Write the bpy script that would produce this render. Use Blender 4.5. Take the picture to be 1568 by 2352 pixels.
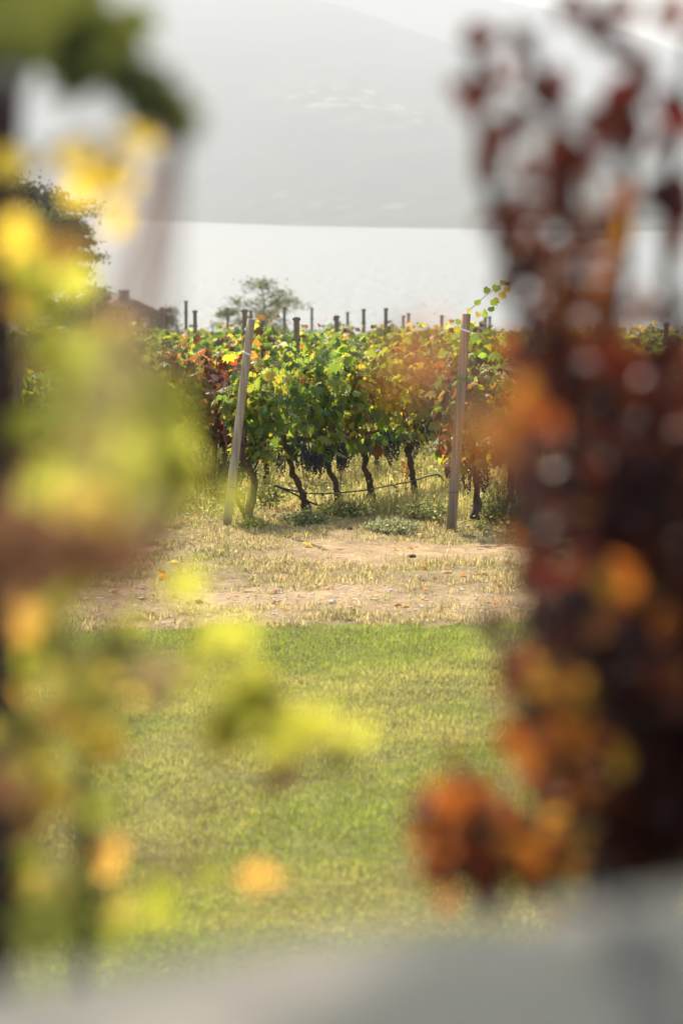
import bpy, math, random
import numpy as np
from mathutils import Vector, Matrix

R = math.radians
random.seed(7)
rng = np.random.default_rng(11)
scene = bpy.context.scene
COL = scene.collection
for o in list(bpy.data.objects):
    bpy.data.objects.remove(o)

# ------------------------------------------------------------------ camera
CAM_Z = 3.1
F = 85 / 36 * 2352                      # focal length in photo units (photo 1568 x 2352)
PITCH = math.atan((1176 - 440) / F)     # eye level lies at row 440
cam = bpy.data.cameras.new('camera')
cam_o = bpy.data.objects.new('camera', cam)
COL.objects.link(cam_o)
cam_o.location = (0, 0, CAM_Z)
cam_o.rotation_euler = (math.pi / 2 - PITCH, 0, 0)
cam.sensor_fit = 'VERTICAL'
cam.sensor_height = 36
cam.sensor_width = 24
cam.lens = 85
cam.clip_start = 0.05
cam.clip_end = 30000
cam.dof.use_dof = True
cam.dof.focus_distance = 22.6
cam.dof.aperture_fstop = 2.1
cam.dof.aperture_blades = 9
scene.camera = cam_o

# ------------------------------------------------------------------ sky and sun
SUN_EL, SUN_AZ = 43.0, -20.0            # azimuth measured from the view direction, minus = left
world = bpy.data.worlds.new('World')
scene.world = world
world.use_nodes = True
wn = world.node_tree
wn.nodes.clear()
sky = wn.nodes.new('ShaderNodeTexSky')
sky.sky_type = 'NISHITA'
sky.sun_disc = False
sky.sun_elevation = R(SUN_EL)
sky.sun_rotation = R(SUN_AZ)
sky.altitude = 400
sky.air_density = 1.0
sky.dust_density = 4.0
sky.ozone_density = 0.4
bg = wn.nodes.new('ShaderNodeBackground')
bg.inputs['Strength'].default_value = 0.15
wo = wn.nodes.new('ShaderNodeOutputWorld')
wn.links.new(sky.outputs[0], bg.inputs[0])
wn.links.new(bg.outputs[0], wo.inputs[0])

sun = bpy.data.lights.new('sun', 'SUN')
sun.energy = 5.0
sun.angle = R(0.6)
sun.color = (1.0, 0.88, 0.70)
sun_o = bpy.data.objects.new('sun', sun)
COL.objects.link(sun_o)
sd = Vector((math.sin(R(SUN_AZ)) * math.cos(R(SUN_EL)), math.cos(R(SUN_AZ)) * math.cos(R(SUN_EL)), math.sin(R(SUN_EL))))
sun_o.rotation_euler = sd.to_track_quat('Z', 'Y').to_euler()
sun_o.location = sd * 50

scene.view_settings.view_transform = 'Standard'
scene.view_settings.look = 'None'
scene.view_settings.exposure = 1.36
scene.view_settings.gamma = 1.0
scene.view_settings.use_curve_mapping = False
scene.render.engine = 'CYCLES'
cy = scene.cycles
cy.use_denoising = True
cy.max_bounces = 6
cy.diffuse_bounces = 3
cy.glossy_bounces = 2
cy.transmission_bounces = 4
cy.volume_bounces = 0
cy.transparent_max_bounces = 8
cy.sample_clamp_indirect = 6
cy.caustics_reflective = False
cy.caustics_refractive = False

# ------------------------------------------------------------------ helpers
cp, sp = math.cos(PITCH), math.sin(PITCH)

def ray(u, v):
    a, b = (u - 784) / F, -(v - 1176) / F
    return np.array((a, cp + b * sp, b * cp - sp))

def P(u, v, Y):
    """point of the place seen at photo position (u, v), Y metres in front of the camera"""
    d = ray(u, v)
    return np.array((0, 0, CAM_Z)) + d * (Y / d[1])

def ground_z(X, Y):
    X = np.asarray(X, float)
    Y = np.asarray(Y, float)
    ys = [-9000, 2.6, 5, 8.5, 11, 12.5, 21, 24, 72, 250, 520, 9000]
    zs = [1.6, 1.6, 1.0, .25, .03, 0, 0, -.07, -2.5, -14.0, -48, -48]
    z = np.interp(Y, ys, zs)
    m = np.clip((Y - 9) / 3, 0, 1) * np.clip((90 - Y) / 20, 0, 1)
    return z + m * (.025 * np.sin(X * 1.3 + .7 * Y) + .02 * np.sin(X * 2.9 - 1.7 * Y + 1))

def PG(u, v):
    """where the sight line of (u, v) meets the ground"""
    lo, hi = 6.0, 70.0
    for _ in range(50):
        m = .5 * (lo + hi)
        p = P(u, v, m)
        if p[2] > ground_z(p[0], p[1]): lo = m
        else: hi = m
    p = P(u, v, lo)
    return np.array((p[0], p[1], float(ground_z(p[0], p[1]))))

def vnoise(x, y, seed=0):
    """smooth value noise, 0..1"""
    x = np.asarray(x, float); y = np.asarray(y, float)
    xi, yi = np.floor(x).astype(np.int64), np.floor(y).astype(np.int64)
    fx, fy = x - xi, y - yi
    fx = fx * fx * (3 - 2 * fx); fy = fy * fy * (3 - 2 * fy)
    def h(a, b):
        n = (a * 374761393 + b * 668265263 + seed * 982451653) & 0x7fffffff
        n = ((n ^ (n >> 13)) * 1274126177) & 0x7fffffff
        return ((n ^ (n >> 16)) & 0xffff) / 65535.0
    return (h(xi, yi) * (1 - fx) + h(xi + 1, yi) * fx) * (1 - fy) + (h(xi, yi + 1) * (1 - fx) + h(xi + 1, yi + 1) * fx) * fy

def fbm(x, y, seed=0, o=4):
    s, a, t = 0, .5, 0
    for i in range(o):
        s = s + a * vnoise(x * 2 ** i, y * 2 ** i, seed + i)
        t += a; a *= .5
    return s / t

def make_mesh(name, V, faces, mat=None, col=None, smooth=False):
    """faces: list of integer arrays (n,3) / (n,4)"""
    me = bpy.data.meshes.new(name)
    V = np.asarray(V, np.float32).reshape(-1, 3)
    faces = [np.asarray(f, np.int32) for f in faces if len(f)]
    loops = np.concatenate([f.ravel() for f in faces])
    tot = np.concatenate([np.full(len(f), f.shape[1], np.int32) for f in faces])
    start = np.concatenate([[0], np.cumsum(tot)[:-1]]).astype(np.int32)
    me.vertices.add(len(V)); me.vertices.foreach_set('co', V.ravel())
    me.loops.add(len(loops)); me.loops.foreach_set('vertex_index', loops)
    me.polygons.add(len(tot)); me.polygons.foreach_set('loop_start', start)
    if smooth:
        me.polygons.foreach_set('use_smooth', np.ones(len(tot), bool))
    if col is not None:
        c = np.ones((len(V), 4), np.float32)
        c[:, :3] = np.asarray(col, np.float32)
        at = me.color_attributes.new('Col', 'FLOAT_COLOR', 'POINT')
        at.data.foreach_set('color', c.ravel())
    me.update(calc_edges=True)
    me.validate()
    if mat: me.materials.append(mat)
    return me

def link(name, me, parent=None):
    o = bpy.data.objects.new(name, me)
    COL.objects.link(o)
    if parent: o.parent = parent
    return o

def tag(o, label=None, cat=None, group=None, kind=None):
    if label: o['label'] = label
    if cat: o['category'] = cat
    if group: o['group'] = group
    if kind: o['kind'] = kind
    return o

def empty(name, loc=(0, 0, 0), rz=0):
    o = bpy.data.objects.new(name, None)
    o.empty_display_size = .1
    COL.objects.link(o)
    o.location = loc
    o.rotation_euler = (0, 0, rz)
    return o

class MB:
    """gathers shapes into one mesh"""
    def __init__(s): s.v, s.q, s.t, s.n, s.c = [], [], [], 0, []
    def add(s, V, q=None, t=None, col=None):
        V = np.asarray(V, float).reshape(-1, 3)
        if q is not None and len(q): s.q.append(np.asarray(q) + s.n)
        if t is not None and len(t): s.t.append(np.asarray(t) + s.n)
        s.v.append(V); s.n += len(V)
        if col is not None: s.c.append(np.broadcast_to(np.asarray(col, float), (len(V), 3)))
        return s
    def box(s, x0, x1, y0, y1, z0, z1):
        V = [(x, y, z) for z in (z0, z1) for y in (y0, y1) for x in (x0, x1)]
        return s.add(V, q=[(0, 2, 3, 1), (4, 5, 7, 6), (0, 1, 5, 4), (2, 6, 7, 3), (0, 4, 6, 2), (1, 3, 7, 5)])
    def tube(s, pts, rad, n=6, cap=True, col=None, wob=0):
        pts = np.asarray(pts, float); m = len(pts)
        rad = np.broadcast_to(np.asarray(rad, float), (m,))
        tan = np.gradient(pts, axis=0)
        tan /= np.linalg.norm(tan, axis=1)[:, None] + 1e-9
        ref = np.array((0.31, 0.17, .93)) if abs(tan[0][2]) < .8 else np.array((.93, .21, .1))
        V = []
        for i in range(m):
            a = np.cross(tan[i], ref); a /= np.linalg.norm(a) + 1e-9
            b = np.cross(tan[i], a)
            ang = np.arange(n) * 2 * math.pi / n
            rr = rad[i] * (1 + (rng.uniform(-wob, wob, n) if wob else 0))
            V.append(pts[i] + (np.cos(ang) * rr)[:, None] * a + (np.sin(ang) * rr)[:, None] * b)
        V = np.concatenate(V)
        q = [(i * n + j, i * n + (j + 1) % n, (i + 1) * n + (j + 1) % n, (i + 1) * n + j) for i in range(m - 1) for j in range(n)]
        t = []
        if cap:
            V = np.concatenate([V, pts[:1], pts[-1:]])
            c0, c1 = m * n, m * n + 1
            for j in range(n):
                t.append((c0, (j + 1) % n, j)); t.append((c1, (m - 1) * n + j, (m - 1) * n + (j + 1) % n))
        return s.add(V, q=q, t=t, col=col)
    def mesh(s, name, mat, smooth=False):
        V = np.concatenate(s.v)
        fs = []
        if s.q: fs.append(np.concatenate(s.q))
        if s.t: fs.append(np.concatenate(s.t))
        return make_mesh(name, V, fs, mat, np.concatenate(s.c) if s.c else None, smooth)

def spline(pts, n):
    """Catmull-Rom through pts, n samples"""
    p = np.asarray(pts, float)
    p = np.concatenate([[2 * p[0] - p[1]], p, [2 * p[-1] - p[-2]]])
    out = []
    for t in np.linspace(0, len(p) - 3 - 1e-6, n):
        i = int(t); f = t - i
        a, b, c, d = p[i:i + 4]
        out.append(.5 * ((2 * b) + (c - a) * f + (2 * a - 5 * b + 4 * c - d) * f * f + (3 * b - a - 3 * c + d) * f ** 3))
    return np.array(out)

def unit(v):
    v = np.asarray(v, float)
    return v / (np.linalg.norm(v, axis=-1, keepdims=True) + 1e-9)

# ------------------------------------------------------------------ materials
def new_mat(name):
    m = bpy.data.materials.new(name)
    m.use_nodes = True
    nt = m.node_tree
    nt.nodes.clear()
    out = nt.nodes.new('ShaderNodeOutputMaterial')
    return m, nt, out

def node(nt, typ, **kw):
    n = nt.nodes.new(typ)
    for k, v in kw.items():
        if k in n.inputs: n.inputs[k].default_value = v
        else: setattr(n, k, v)
    return n

def leaf_mat(name, trans=.45, gain=(2.3, 2.1, 1.0), rough=.42, spec=.5):
    m, nt, out = new_mat(name)
    at = node(nt, 'ShaderNodeAttribute', attribute_name='Col')
    tc = node(nt, 'ShaderNodeTexCoord')
    nz = node(nt, 'ShaderNodeTexNoise'); nz.inputs['Scale'].default_value = 45; nz.inputs['Detail'].default_value = 3
    nt.links.new(tc.outputs['Object'], nz.inputs['Vector'])
    mr = node(nt, 'ShaderNodeMapRange'); mr.inputs['From Min'].default_value = .3; mr.inputs['From Max'].default_value = .7
    mr.inputs['To Min'].default_value = .7; mr.inputs['To Max'].default_value = 1.3
    nt.links.new(nz.outputs['Fac'], mr.inputs['Value'])
    mul = node(nt, 'ShaderNodeVectorMath', operation='SCALE')
    nt.links.new(at.outputs['Color'], mul.inputs[0]); nt.links.new(mr.outputs[0], mul.inputs['Scale'])
    g = node(nt, 'ShaderNodeVectorMath', operation='MULTIPLY'); g.inputs[1].default_value = gain
    nt.links.new(mul.outputs[0], g.inputs[0])
    pb = node(nt, 'ShaderNodeBsdfPrincipled')
    pb.inputs['Roughness'].default_value = rough
    pb.inputs['Specular IOR Level'].default_value = spec
    nt.links.new(mul.outputs[0], pb.inputs['Base Color'])
    tr = node(nt, 'ShaderNodeBsdfTranslucent')
    nt.links.new(g.outputs[0], tr.inputs['Color'])
    mx = node(nt, 'ShaderNodeMixShader'); mx.inputs[0].default_value = trans
    nt.links.new(pb.outputs[0], mx.inputs[1]); nt.links.new(tr.outputs[0], mx.inputs[2])
    nt.links.new(mx.outputs[0], out.inputs['Surface'])
    return m

def noise_mat(name, ca, cb, scale=8, detail=5, rough=.8, bump=.3, stretch=(1, 1, 1), spec=.3, cc=None, scale2=None, bump_dist=.02, lo=.35, hi=.65):
    m, nt, out = new_mat(name)
    tc = node(nt, 'ShaderNodeTexCoord')
    mp = node(nt, 'ShaderNodeMapping'); mp.inputs['Scale'].default_value = stretch
    nt.links.new(tc.outputs['Object'], mp.inputs['Vector'])
    nz = node(nt, 'ShaderNodeTexNoise'); nz.inputs['Scale'].default_value = scale; nz.inputs['Detail'].default_value = detail
    nt.links.new(mp.outputs[0], nz.inputs['Vector'])
    rp = node(nt, 'ShaderNodeValToRGB')
    rp.color_ramp.elements[0].position = lo; rp.color_ramp.elements[0].color = (*ca, 1)
    rp.color_ramp.elements[1].position = hi; rp.color_ramp.elements[1].color = (*cb, 1)
    nt.links.new(nz.outputs['Fac'], rp.inputs[0])
    pb = node(nt, 'ShaderNodeBsdfPrincipled')
    pb.inputs['Roughness'].default_value = rough
    pb.inputs['Specular IOR Level'].default_value = spec
    src = rp.outputs[0]
    if cc:
        n2 = node(nt, 'ShaderNodeTexNoise'); n2.inputs['Scale'].default_value = scale2 or scale * .2; n2.inputs['Detail'].default_value = 3
        nt.links.new(mp.outputs[0], n2.inputs['Vector'])
        r2 = node(nt, 'ShaderNodeValToRGB'); r2.color_ramp.elements[0].position = .48; r2.color_ramp.elements[1].position = .68
        nt.links.new(n2.outputs['Fac'], r2.inputs[0])
        mx = node(nt, 'ShaderNodeMixRGB'); mx.inputs[2].default_value = (*cc, 1)
        nt.links.new(r2.outputs[0], mx.inputs[0]); nt.links.new(src, mx.inputs[1])
        src = mx.outputs[0]
    nt.links.new(src, pb.inputs['Base Color'])
    if bump:
        bp = node(nt, 'ShaderNodeBump'); bp.inputs['Strength'].default_value = bump; bp.inputs['Distance'].default_value = bump_dist
        nt.links.new(nz.outputs['Fac'], bp.inputs['Height']); nt.links.new(bp.outputs[0], pb.inputs['Normal'])
    nt.links.new(pb.outputs[0], out.inputs['Surface'])
    return m

M = {}
M['leaf'] = leaf_mat('vine_leaf', trans=.5, gain=(3.5, 3.2, 1.9), rough=.5, spec=.3)
M['near_leaf'] = leaf_mat('near_vine_leaf', trans=.62, gain=(2.2, 2.1, 1.7), rough=.45, spec=.4)
M['shrub_leaf'] = leaf_mat('shrub_leaf', trans=.42, gain=(2.6, 1.9, 1.2), rough=.32, spec=.16)
M['grass'] = leaf_mat('grass_blade', trans=.5, gain=(2.2, 2.15, 1.7), rough=.5, spec=.35)
M['tree_leaf'] = leaf_mat('tree_leaf', trans=.3, gain=(1.8, 1.8, 1.0), rough=.6, spec=.2)
M['bark'] = noise_mat('vine_bark', (.045, .026, .018), (.14, .085, .06), scale=26, bump=.9, stretch=(1, 1, .22), rough=.9)
M['cane'] = noise_mat('vine_cane', (.12, .05, .025), (.22, .10, .045), scale=30, bump=.2, rough=.7)
M['twig'] = noise_mat('shrub_twig', (.030, .016, .016), (.075, .045, .04), scale=40, bump=.2, rough=.8)
M['post'] = noise_mat('weathered_post', (.27, .20, .125), (.54, .44, .30), scale=38, bump=1.0, stretch=(1, 1, .045), rough=.85, cc=(.27, .19, .115), scale2=6, bump_dist=.012)
M['post_brown'] = noise_mat('brown_post', (.19, .125, .07), (.43, .32, .20), scale=38, bump=1.0, stretch=(1, 1, .045), rough=.85, cc=(.17, .11, .065), scale2=6, bump_dist=.012)
M['post_far'] = noise_mat('old_post', (.19, .14, .085), (.34, .26, .165), scale=14, bump=.4, stretch=(1, 1, .1), rough=.9)
M['grape'] = noise_mat('dark_grape', (.008, .008, .02), (.028, .028, .055), scale=60, bump=0, rough=.38, spec=.5)
M['raisin'] = noise_mat('dried_grape', (.07, .025, .022), (.16, .07, .055), scale=60, bump=0, rough=.7)
M['hose'] = noise_mat('black_hose', (.012, .012, .013), (.03, .03, .03), scale=20, bump=.1, rough=.45)
M['wire'] = noise_mat('steel_wire', (.20, .19, .17), (.30, .28, .25), scale=40, bump=0, rough=.5)
M['tie'] = noise_mat('white_tie', (.72, .71, .66), (.82, .81, .77), scale=20, bump=0, rough=.5)
M['staple'] = noise_mat('dark_staple', (.02, .016, .013), (.05, .035, .03), scale=40, bump=0, rough=.7)
M['concrete'] = noise_mat('concrete', (.026, .033, .030), (.050, .056, .049), scale=6, bump=.25, rough=.8, cc=(.155, .145, .122), scale2=6.5)  # mottled concrete; dark base and pale patches also paint in dappled shade
M['stone'] = noise_mat('pebble', (.48, .38, .29), (.68, .58, .48), scale=9, bump=.2, rough=.9)
M['clod'] = noise_mat('soil_clod', (.05, .035, .025), (.13, .09, .06), scale=25, bump=.8, rough=1)
M['house_wall'] = noise_mat('house_wall', (.16, .13, .07), (.22, .18, .10), scale=1, bump=0, rough=.9)
M['house_roof'] = noise_mat('house_roof', (.20, .145, .105), (.30, .22, .165), scale=3, bump=.2, rough=.9)
M['chimney'] = noise_mat('chimney', (.10, .075, .065), (.16, .12, .10), scale=4, bump=.3, rough=.9)
M['window_frame'] = noise_mat('window_frame', (.7, .68, .62), (.8, .78, .72), scale=4, bump=0, rough=.5)
M['pane'] = noise_mat('window_pane', (.25, .27, .27), (.32, .34, .34), scale=1, bump=0, rough=.1, spec=.8)
M['tree_bark'] = noise_mat('tree_bark', (.06, .04, .03), (.13, .09, .065), scale=6, bump=.6, stretch=(1, 1, .3), rough=.95)
M['terrace'] = noise_mat('terrace_paving', (.28, .27, .25), (.38, .37, .34), scale=3, bump=.2, rough=.85)

# ------------------------------------------------------------------ ground sheet
LAWN_EDGE = 17.1
def edge_y(X): return LAWN_EDGE + .10 * np.sin(X * 1.1 + .4) + .05 * np.sin(X * 4.1) + (fbm(X * 2.3, X * 0 + 4.7, 91, 3) - .5) * .5

def dirt_amount(X, Y):
    """1 = bare earth, 0 = grown over; the wheel track and the trampled headland"""
    n = fbm(X * .9, Y * 1.7, 3)
    n2 = fbm(X * 3.1, Y * 4.5, 9)
    band = np.exp(-((Y - 18.3 - .05 * X) / .75) ** 2) * .72
    patch = np.exp(-((Y - 20.75) / .62) ** 2 - ((X - 1.15) / 1.25) ** 2) * 1.0
    base = .36 * np.clip((Y - LAWN_EDGE) / .3, 0, 1) * np.clip((22.4 - Y) / 1.0, 0, 1)
    gx = np.exp(-((Y - 19.7) / .5) ** 2 - ((X - 1.9) / 1.2) ** 2) * .7
    d = band + patch + base - gx + (n - .5) * 1.5 + (n2 - .5) * 1.6 - .2
    d = np.where(Y < edge_y(X), 0, d)
    return np.clip(d, 0, 1)

def axis_lines(core0, core1, step, far0, far1):
    a = list(np.arange(core0, core1 + 1e-6, step))
    s, x = step, core1
    while x < far1:
        s *= 1.22; x += s; a.append(min(x, far1))
    s, x = step, core0
    b = []
    while x > far0:
        s *= 1.22; x -= s; b.append(max(x, far0))
    return np.array(b[::-1] + a)

gx_ = axis_lines(-4.5, 4.5, .09, -5800, 5800)
gy_ = axis_lines(8.5, 27, .09, -300, 7600)
GX, GY = np.meshgrid(gx_, gy_)
GZ = ground_z(GX, GY) + np.where((GY > 8) & (GY < 40), (fbm(GX * 4, GY * 4, 21) - .5) * .05, 0)
ny_, nx_ = GX.shape
idx = np.arange(nx_ * ny_).reshape(ny_, nx_)
quads = np.stack([idx[:-1, :-1], idx[:-1, 1:], idx[1:, 1:], idx[1:, :-1]], -1).reshape(-1, 4)
dm = dirt_amount(GX, GY)
lawn = (GY < edge_y(GX)).astype(float)
cD, cDry, cLawn = np.array((.375, .262, .14)), np.array((.235, .18, .085)), np.array((.165, .165, .052))
far = np.clip((GY - 22) / 3, 0, 1)[..., None]
gcol = cDry * (1 - dm[..., None]) + cD * dm[..., None]
gcol = gcol * (1 - far) + np.array((.20, .17, .06)) * far
gcol = gcol * (1 - lawn[..., None]) + cLawn * lawn[..., None]
deep = np.clip((GY - 80) / 30, 0, 1)[..., None]
gcol = gcol * (1 - deep) + np.array((.09, .09, .035)) * deep

m, nt, out = new_mat('ground')
at = node(nt, 'ShaderNodeAttribute', attribute_name='Col')
tc = node(nt, 'ShaderNodeTexCoord')
n1 = node(nt, 'ShaderNodeTexNoise'); n1.inputs['Scale'].default_value = 14; n1.inputs['Detail'].default_value = 8; n1.inputs['Roughness'].default_value = .7
nt.links.new(tc.outputs['Object'], n1.inputs['Vector'])
mr = node(nt, 'ShaderNodeMapRange'); mr.inputs['From Min'].default_value = .3; mr.inputs['From Max'].default_value = .7
mr.inputs['To Min'].default_value = .62; mr.inputs['To Max'].default_value = 1.3
nt.links.new(n1.outputs['Fac'], mr.inputs['Value'])
n3 = node(nt, 'ShaderNodeTexNoise'); n3.inputs['Scale'].default_value = 2.6; n3.inputs['Detail'].default_value = 5
nt.links.new(tc.outputs['Object'], n3.inputs['Vector'])
m3 = node(nt, 'ShaderNodeMapRange'); m3.inputs['From Min'].default_value = .35; m3.inputs['From Max'].default_value = .65
m3.inputs['To Min'].default_value = .78; m3.inputs['To Max'].default_value = 1.15
nt.links.new(n3.outputs['Fac'], m3.inputs['Value'])
mm_ = node(nt, 'ShaderNodeMath', operation='MULTIPLY')
nt.links.new(mr.outputs[0], mm_.inputs[0]); nt.links.new(m3.outputs[0], mm_.inputs[1])
ml = node(nt, 'ShaderNodeVectorMath', operation='SCALE')
nt.links.new(at.outputs['Color'], ml.inputs[0]); nt.links.new(mm_.outputs[0], ml.inputs['Scale'])
pb = node(nt, 'ShaderNodeBsdfPrincipled'); pb.inputs['Roughness'].default_value = .95; pb.inputs['Specular IOR Level'].default_value = .15
nt.links.new(ml.outputs[0], pb.inputs['Base Color'])
bp = node(nt, 'ShaderNodeBump'); bp.inputs['Strength'].default_value = .8; bp.inputs['Distance'].default_value = .03
nt.links.new(n1.outputs['Fac'], bp.inputs['Height']); nt.links.new(bp.outputs[0], pb.inputs['Normal'])
nt.links.new(pb.outputs[0], out.inputs['Surface'])
M['ground'] = m
g_o = link('ground', make_mesh('ground', np.stack([GX, GY, GZ], -1), [quads], M['ground'], gcol.reshape(-1, 3), True))
tag(g_o, kind='structure')

# ------------------------------------------------------------------ lake
LAKE_Z = -42.0
m, nt, out = new_mat('lake_water')
tc = node(nt, 'ShaderNodeTexCoord')
mp = node(nt, 'ShaderNodeMapping'); mp.inputs['Scale'].default_value = (1, .35, 1)
nt.links.new(tc.outputs['Object'], mp.inputs['Vector'])
n1 = node(nt, 'ShaderNodeTexNoise'); n1.inputs['Scale'].default_value = .16; n1.inputs['Detail'].default_value = 6; n1.inputs['Roughness'].default_value = .65
nt.links.new(mp.outputs[0], n1.inputs['Vector'])
bp = node(nt, 'ShaderNodeBump'); bp.inputs['Strength'].default_value = 1.0; bp.inputs['Distance'].default_value = 4.2
nt.links.new(n1.outputs['Fac'], bp.inputs['Height'])
pb = node(nt, 'ShaderNodeBsdfPrincipled')
pb.inputs['Base Color'].default_value = (.09, .12, .125, 1)
pb.inputs['Roughness'].default_value = .48
pb.inputs['IOR'].default_value = 1.33
nt.links.new(bp.outputs[0], pb.inputs['Normal'])
nt.links.new(pb.outputs[0], out.inputs['Surface'])
lx = np.array([-5700, -2000, 0, 2000, 5700.]); ly = np.array([440, 1200, 2500, 4500, 6900.])
LX, LY = np.meshgrid(lx, ly)
ii = np.arange(25).reshape(5, 5)
lq = np.stack([ii[:-1, :-1], ii[:-1, 1:], ii[1:, 1:], ii[1:, :-1]], -1).reshape(-1, 4)
tag(link('lake', make_mesh('lake', np.stack([LX, LY, LX * 0 + LAKE_Z], -1), [lq], m)), kind='structure')

# ------------------------------------------------------------------ mountains across the lake
def mountain_mat(name, forest, meadow, bare, amount):
    m, nt, out = new_mat(name)
    tc = node(nt, 'ShaderNodeTexCoord')
    n1 = node(nt, 'ShaderNodeTexNoise'); n1.inputs['Scale'].default_value = .012; n1.inputs['Detail'].default_value = 8; n1.inputs['Roughness'].default_value = .7
    nt.links.new(tc.outputs['Object'], n1.inputs['Vector'])
    rp = node(nt, 'ShaderNodeValToRGB')
    rp.color_ramp.elements[0].position = .4; rp.color_ramp.elements[0].color = (*forest, 1)
    rp.color_ramp.elements[1].position = .66; rp.color_ramp.elements[1].color = (*meadow, 1)
    nt.links.new(n1.outputs['Fac'], rp.inputs[0])
    at = node(nt, 'ShaderNodeAttribute', attribute_name='Col')
    mx = node(nt, 'ShaderNodeMixRGB'); mx.inputs[2].default_value = (*bare, 1)
    n2 = node(nt, 'ShaderNodeTexNoise'); n2.inputs['Scale'].default_value = .03; n2.inputs['Detail'].default_value = 3
    nt.links.new(tc.outputs['Object'], n2.inputs['Vector'])
    r2 = node(nt, 'ShaderNodeValToRGB'); r2.color_ramp.elements[0].position = .54; r2.color_ramp.elements[1].position = .62
    nt.links.new(n2.outputs['Fac'], r2.inputs[0])
    mm = node(nt, 'ShaderNodeMath', operation='MULTIPLY')
    nt.links.new(r2.outputs[0], mm.inputs[0]); nt.links.new(at.outputs['Fac'], mm.inputs[1])
    nt.links.new(mm.outputs[0], mx.inputs[0]); nt.links.new(rp.outputs[0], mx.inputs[1])
    pb = node(nt, 'ShaderNodeBsdfPrincipled'); pb.inputs['Roughness'].default_value = 1; pb.inputs['Specular IOR Level'].default_value = 0
    nt.links.new(mx.outputs[0], pb.inputs['Base Color'])
    nt.links.new(pb.outputs[0], out.inputs['Surface'])
    return m

def mountain(name, us, shore, ridge, n_s, seed, mat, clear=None):
    """us: bearings; shore/ridge: (distance, height) per bearing"""
    V, C = [], []
    for i, u in enumerate(us):
        b = (u - 784) / F
        d0, z0 = shore(u); d1, z1 = ridge(u)
        for s in np.linspace(0, 1.35, n_s):
            if s <= 1:
                d = d0 + (d1 - d0) * s
                z = z0 + (z1 - z0) * (s ** 1.12)
                amp = math.sin(math.pi * min(s, 1)) * .9 + .08
            else:
                d = d1 + (d1 - d0) * (s - 1); z = z1 - (z1 - z0) * (s - 1) * .7; amp = .1
            X = b * d
            nz = float(fbm(X * .0016, d * .0011, seed, 5)) - .5
            nf = float(fbm(X * .012, d * .012, seed + 7, 3)) - .5
            z += nz * amp * (z1 - z0) * .35 + nf * 9 * min(1, s * 5)
            if s == 0: z = LAKE_Z - 6
            V.append((X, d, z))
            C.append(clear(u, s) if clear else 0)
    nu = len(us)
    ii = np.arange(nu * n_s).reshape(nu, n_s)
    q = np.stack([ii[:-1, :-1], ii[1:, :-1], ii[1:, 1:], ii[:-1, 1:]], -1).reshape(-1, 4)
    C = np.array(C, float)[:, None].repeat(3, 1)
    return link(name, make_mesh(name, V, [q], mat, C, True))

us = np.linspace(-1900, 3400, 150)
def shore1(u):
    v = np.interp(u, [-1900, 0, 200, 700, 1100, 1568, 3400], [486, 497, 500, 520, 527, 534, 560])
    return -(LAKE_Z - CAM_Z) / ((v - 440) / F), LAKE_Z - 6
def ridge1(u):
    d = np.interp(u, [-1900, 0, 1568, 3400], [6600, 6300, 4700, 3500])
    v = np.interp(u, [-1900, -700, 0, 720, 850, 1050, 1300, 1568, 2100, 3400], [-420, -380, -230, 2, 44, 112, 215, 335, 430, 470])
    return d, CAM_Z + d * (440 - v) / F
def clear1(u, s):
    a = math.exp(-((u - 840) / 150) ** 2 - ((s - .47) / .07) ** 2) + .9 * math.exp(-((u - 715) / 70) ** 2 - ((s - .43) / .02) ** 2)
    b = .5 * math.exp(-((s - .11) / .018) ** 2) + .8 * math.exp(-((u - 690) / 25) ** 2 - ((s - .055) / .03) ** 2)
    return min(1, a * 1.6 + b)
mm1 = mountain_mat('mountain_forest', (.035, .05, .035), (.075, .085, .05), (.30, .27, .19), 1)
tag(mountain('mountain_near', us, shore1, ridge1, 60, 4, mm1, clear1), kind='structure')
def shore2(u): return 5200, LAKE_Z - 6
def ridge2(u):
    v = np.interp(u, [-1900, 0, 700, 1090, 1330, 1450, 1568, 2200, 3400], [-220, -160, -110, -6, 48, 88, 135, 300, 400])
    return 7100, CAM_Z + 7100 * (440 - v) / F
tag(mountain('mountain_far', us, shore2, ridge2, 40, 15, mm1), kind='structure')

# ------------------------------------------------------------------ haze
HAZE_DENSITY = 0.00032
m = bpy.data.materials.new('haze')
m.use_nodes = True
nt = m.node_tree
nt.nodes.clear()
out = nt.nodes.new('ShaderNodeOutputMaterial')
pv = nt.nodes.new('ShaderNodeVolumePrincipled')
pv.inputs['Color'].default_value = (.70, .76, .815, 1)
pv.inputs['Density'].default_value = HAZE_DENSITY
pv.inputs['Density Attribute'].default_value = ''
pv.inputs['Anisotropy'].default_value = 0.2
nt.links.new(pv.outputs[0], out.inputs['Volume'])
hz = MB().box(-6000, 6000, -500, 9400, -56, 1150).mesh('haze', m)
tag(link('haze', hz), 'pale haze filling the air over the lake', 'haze', kind='stuff')

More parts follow.
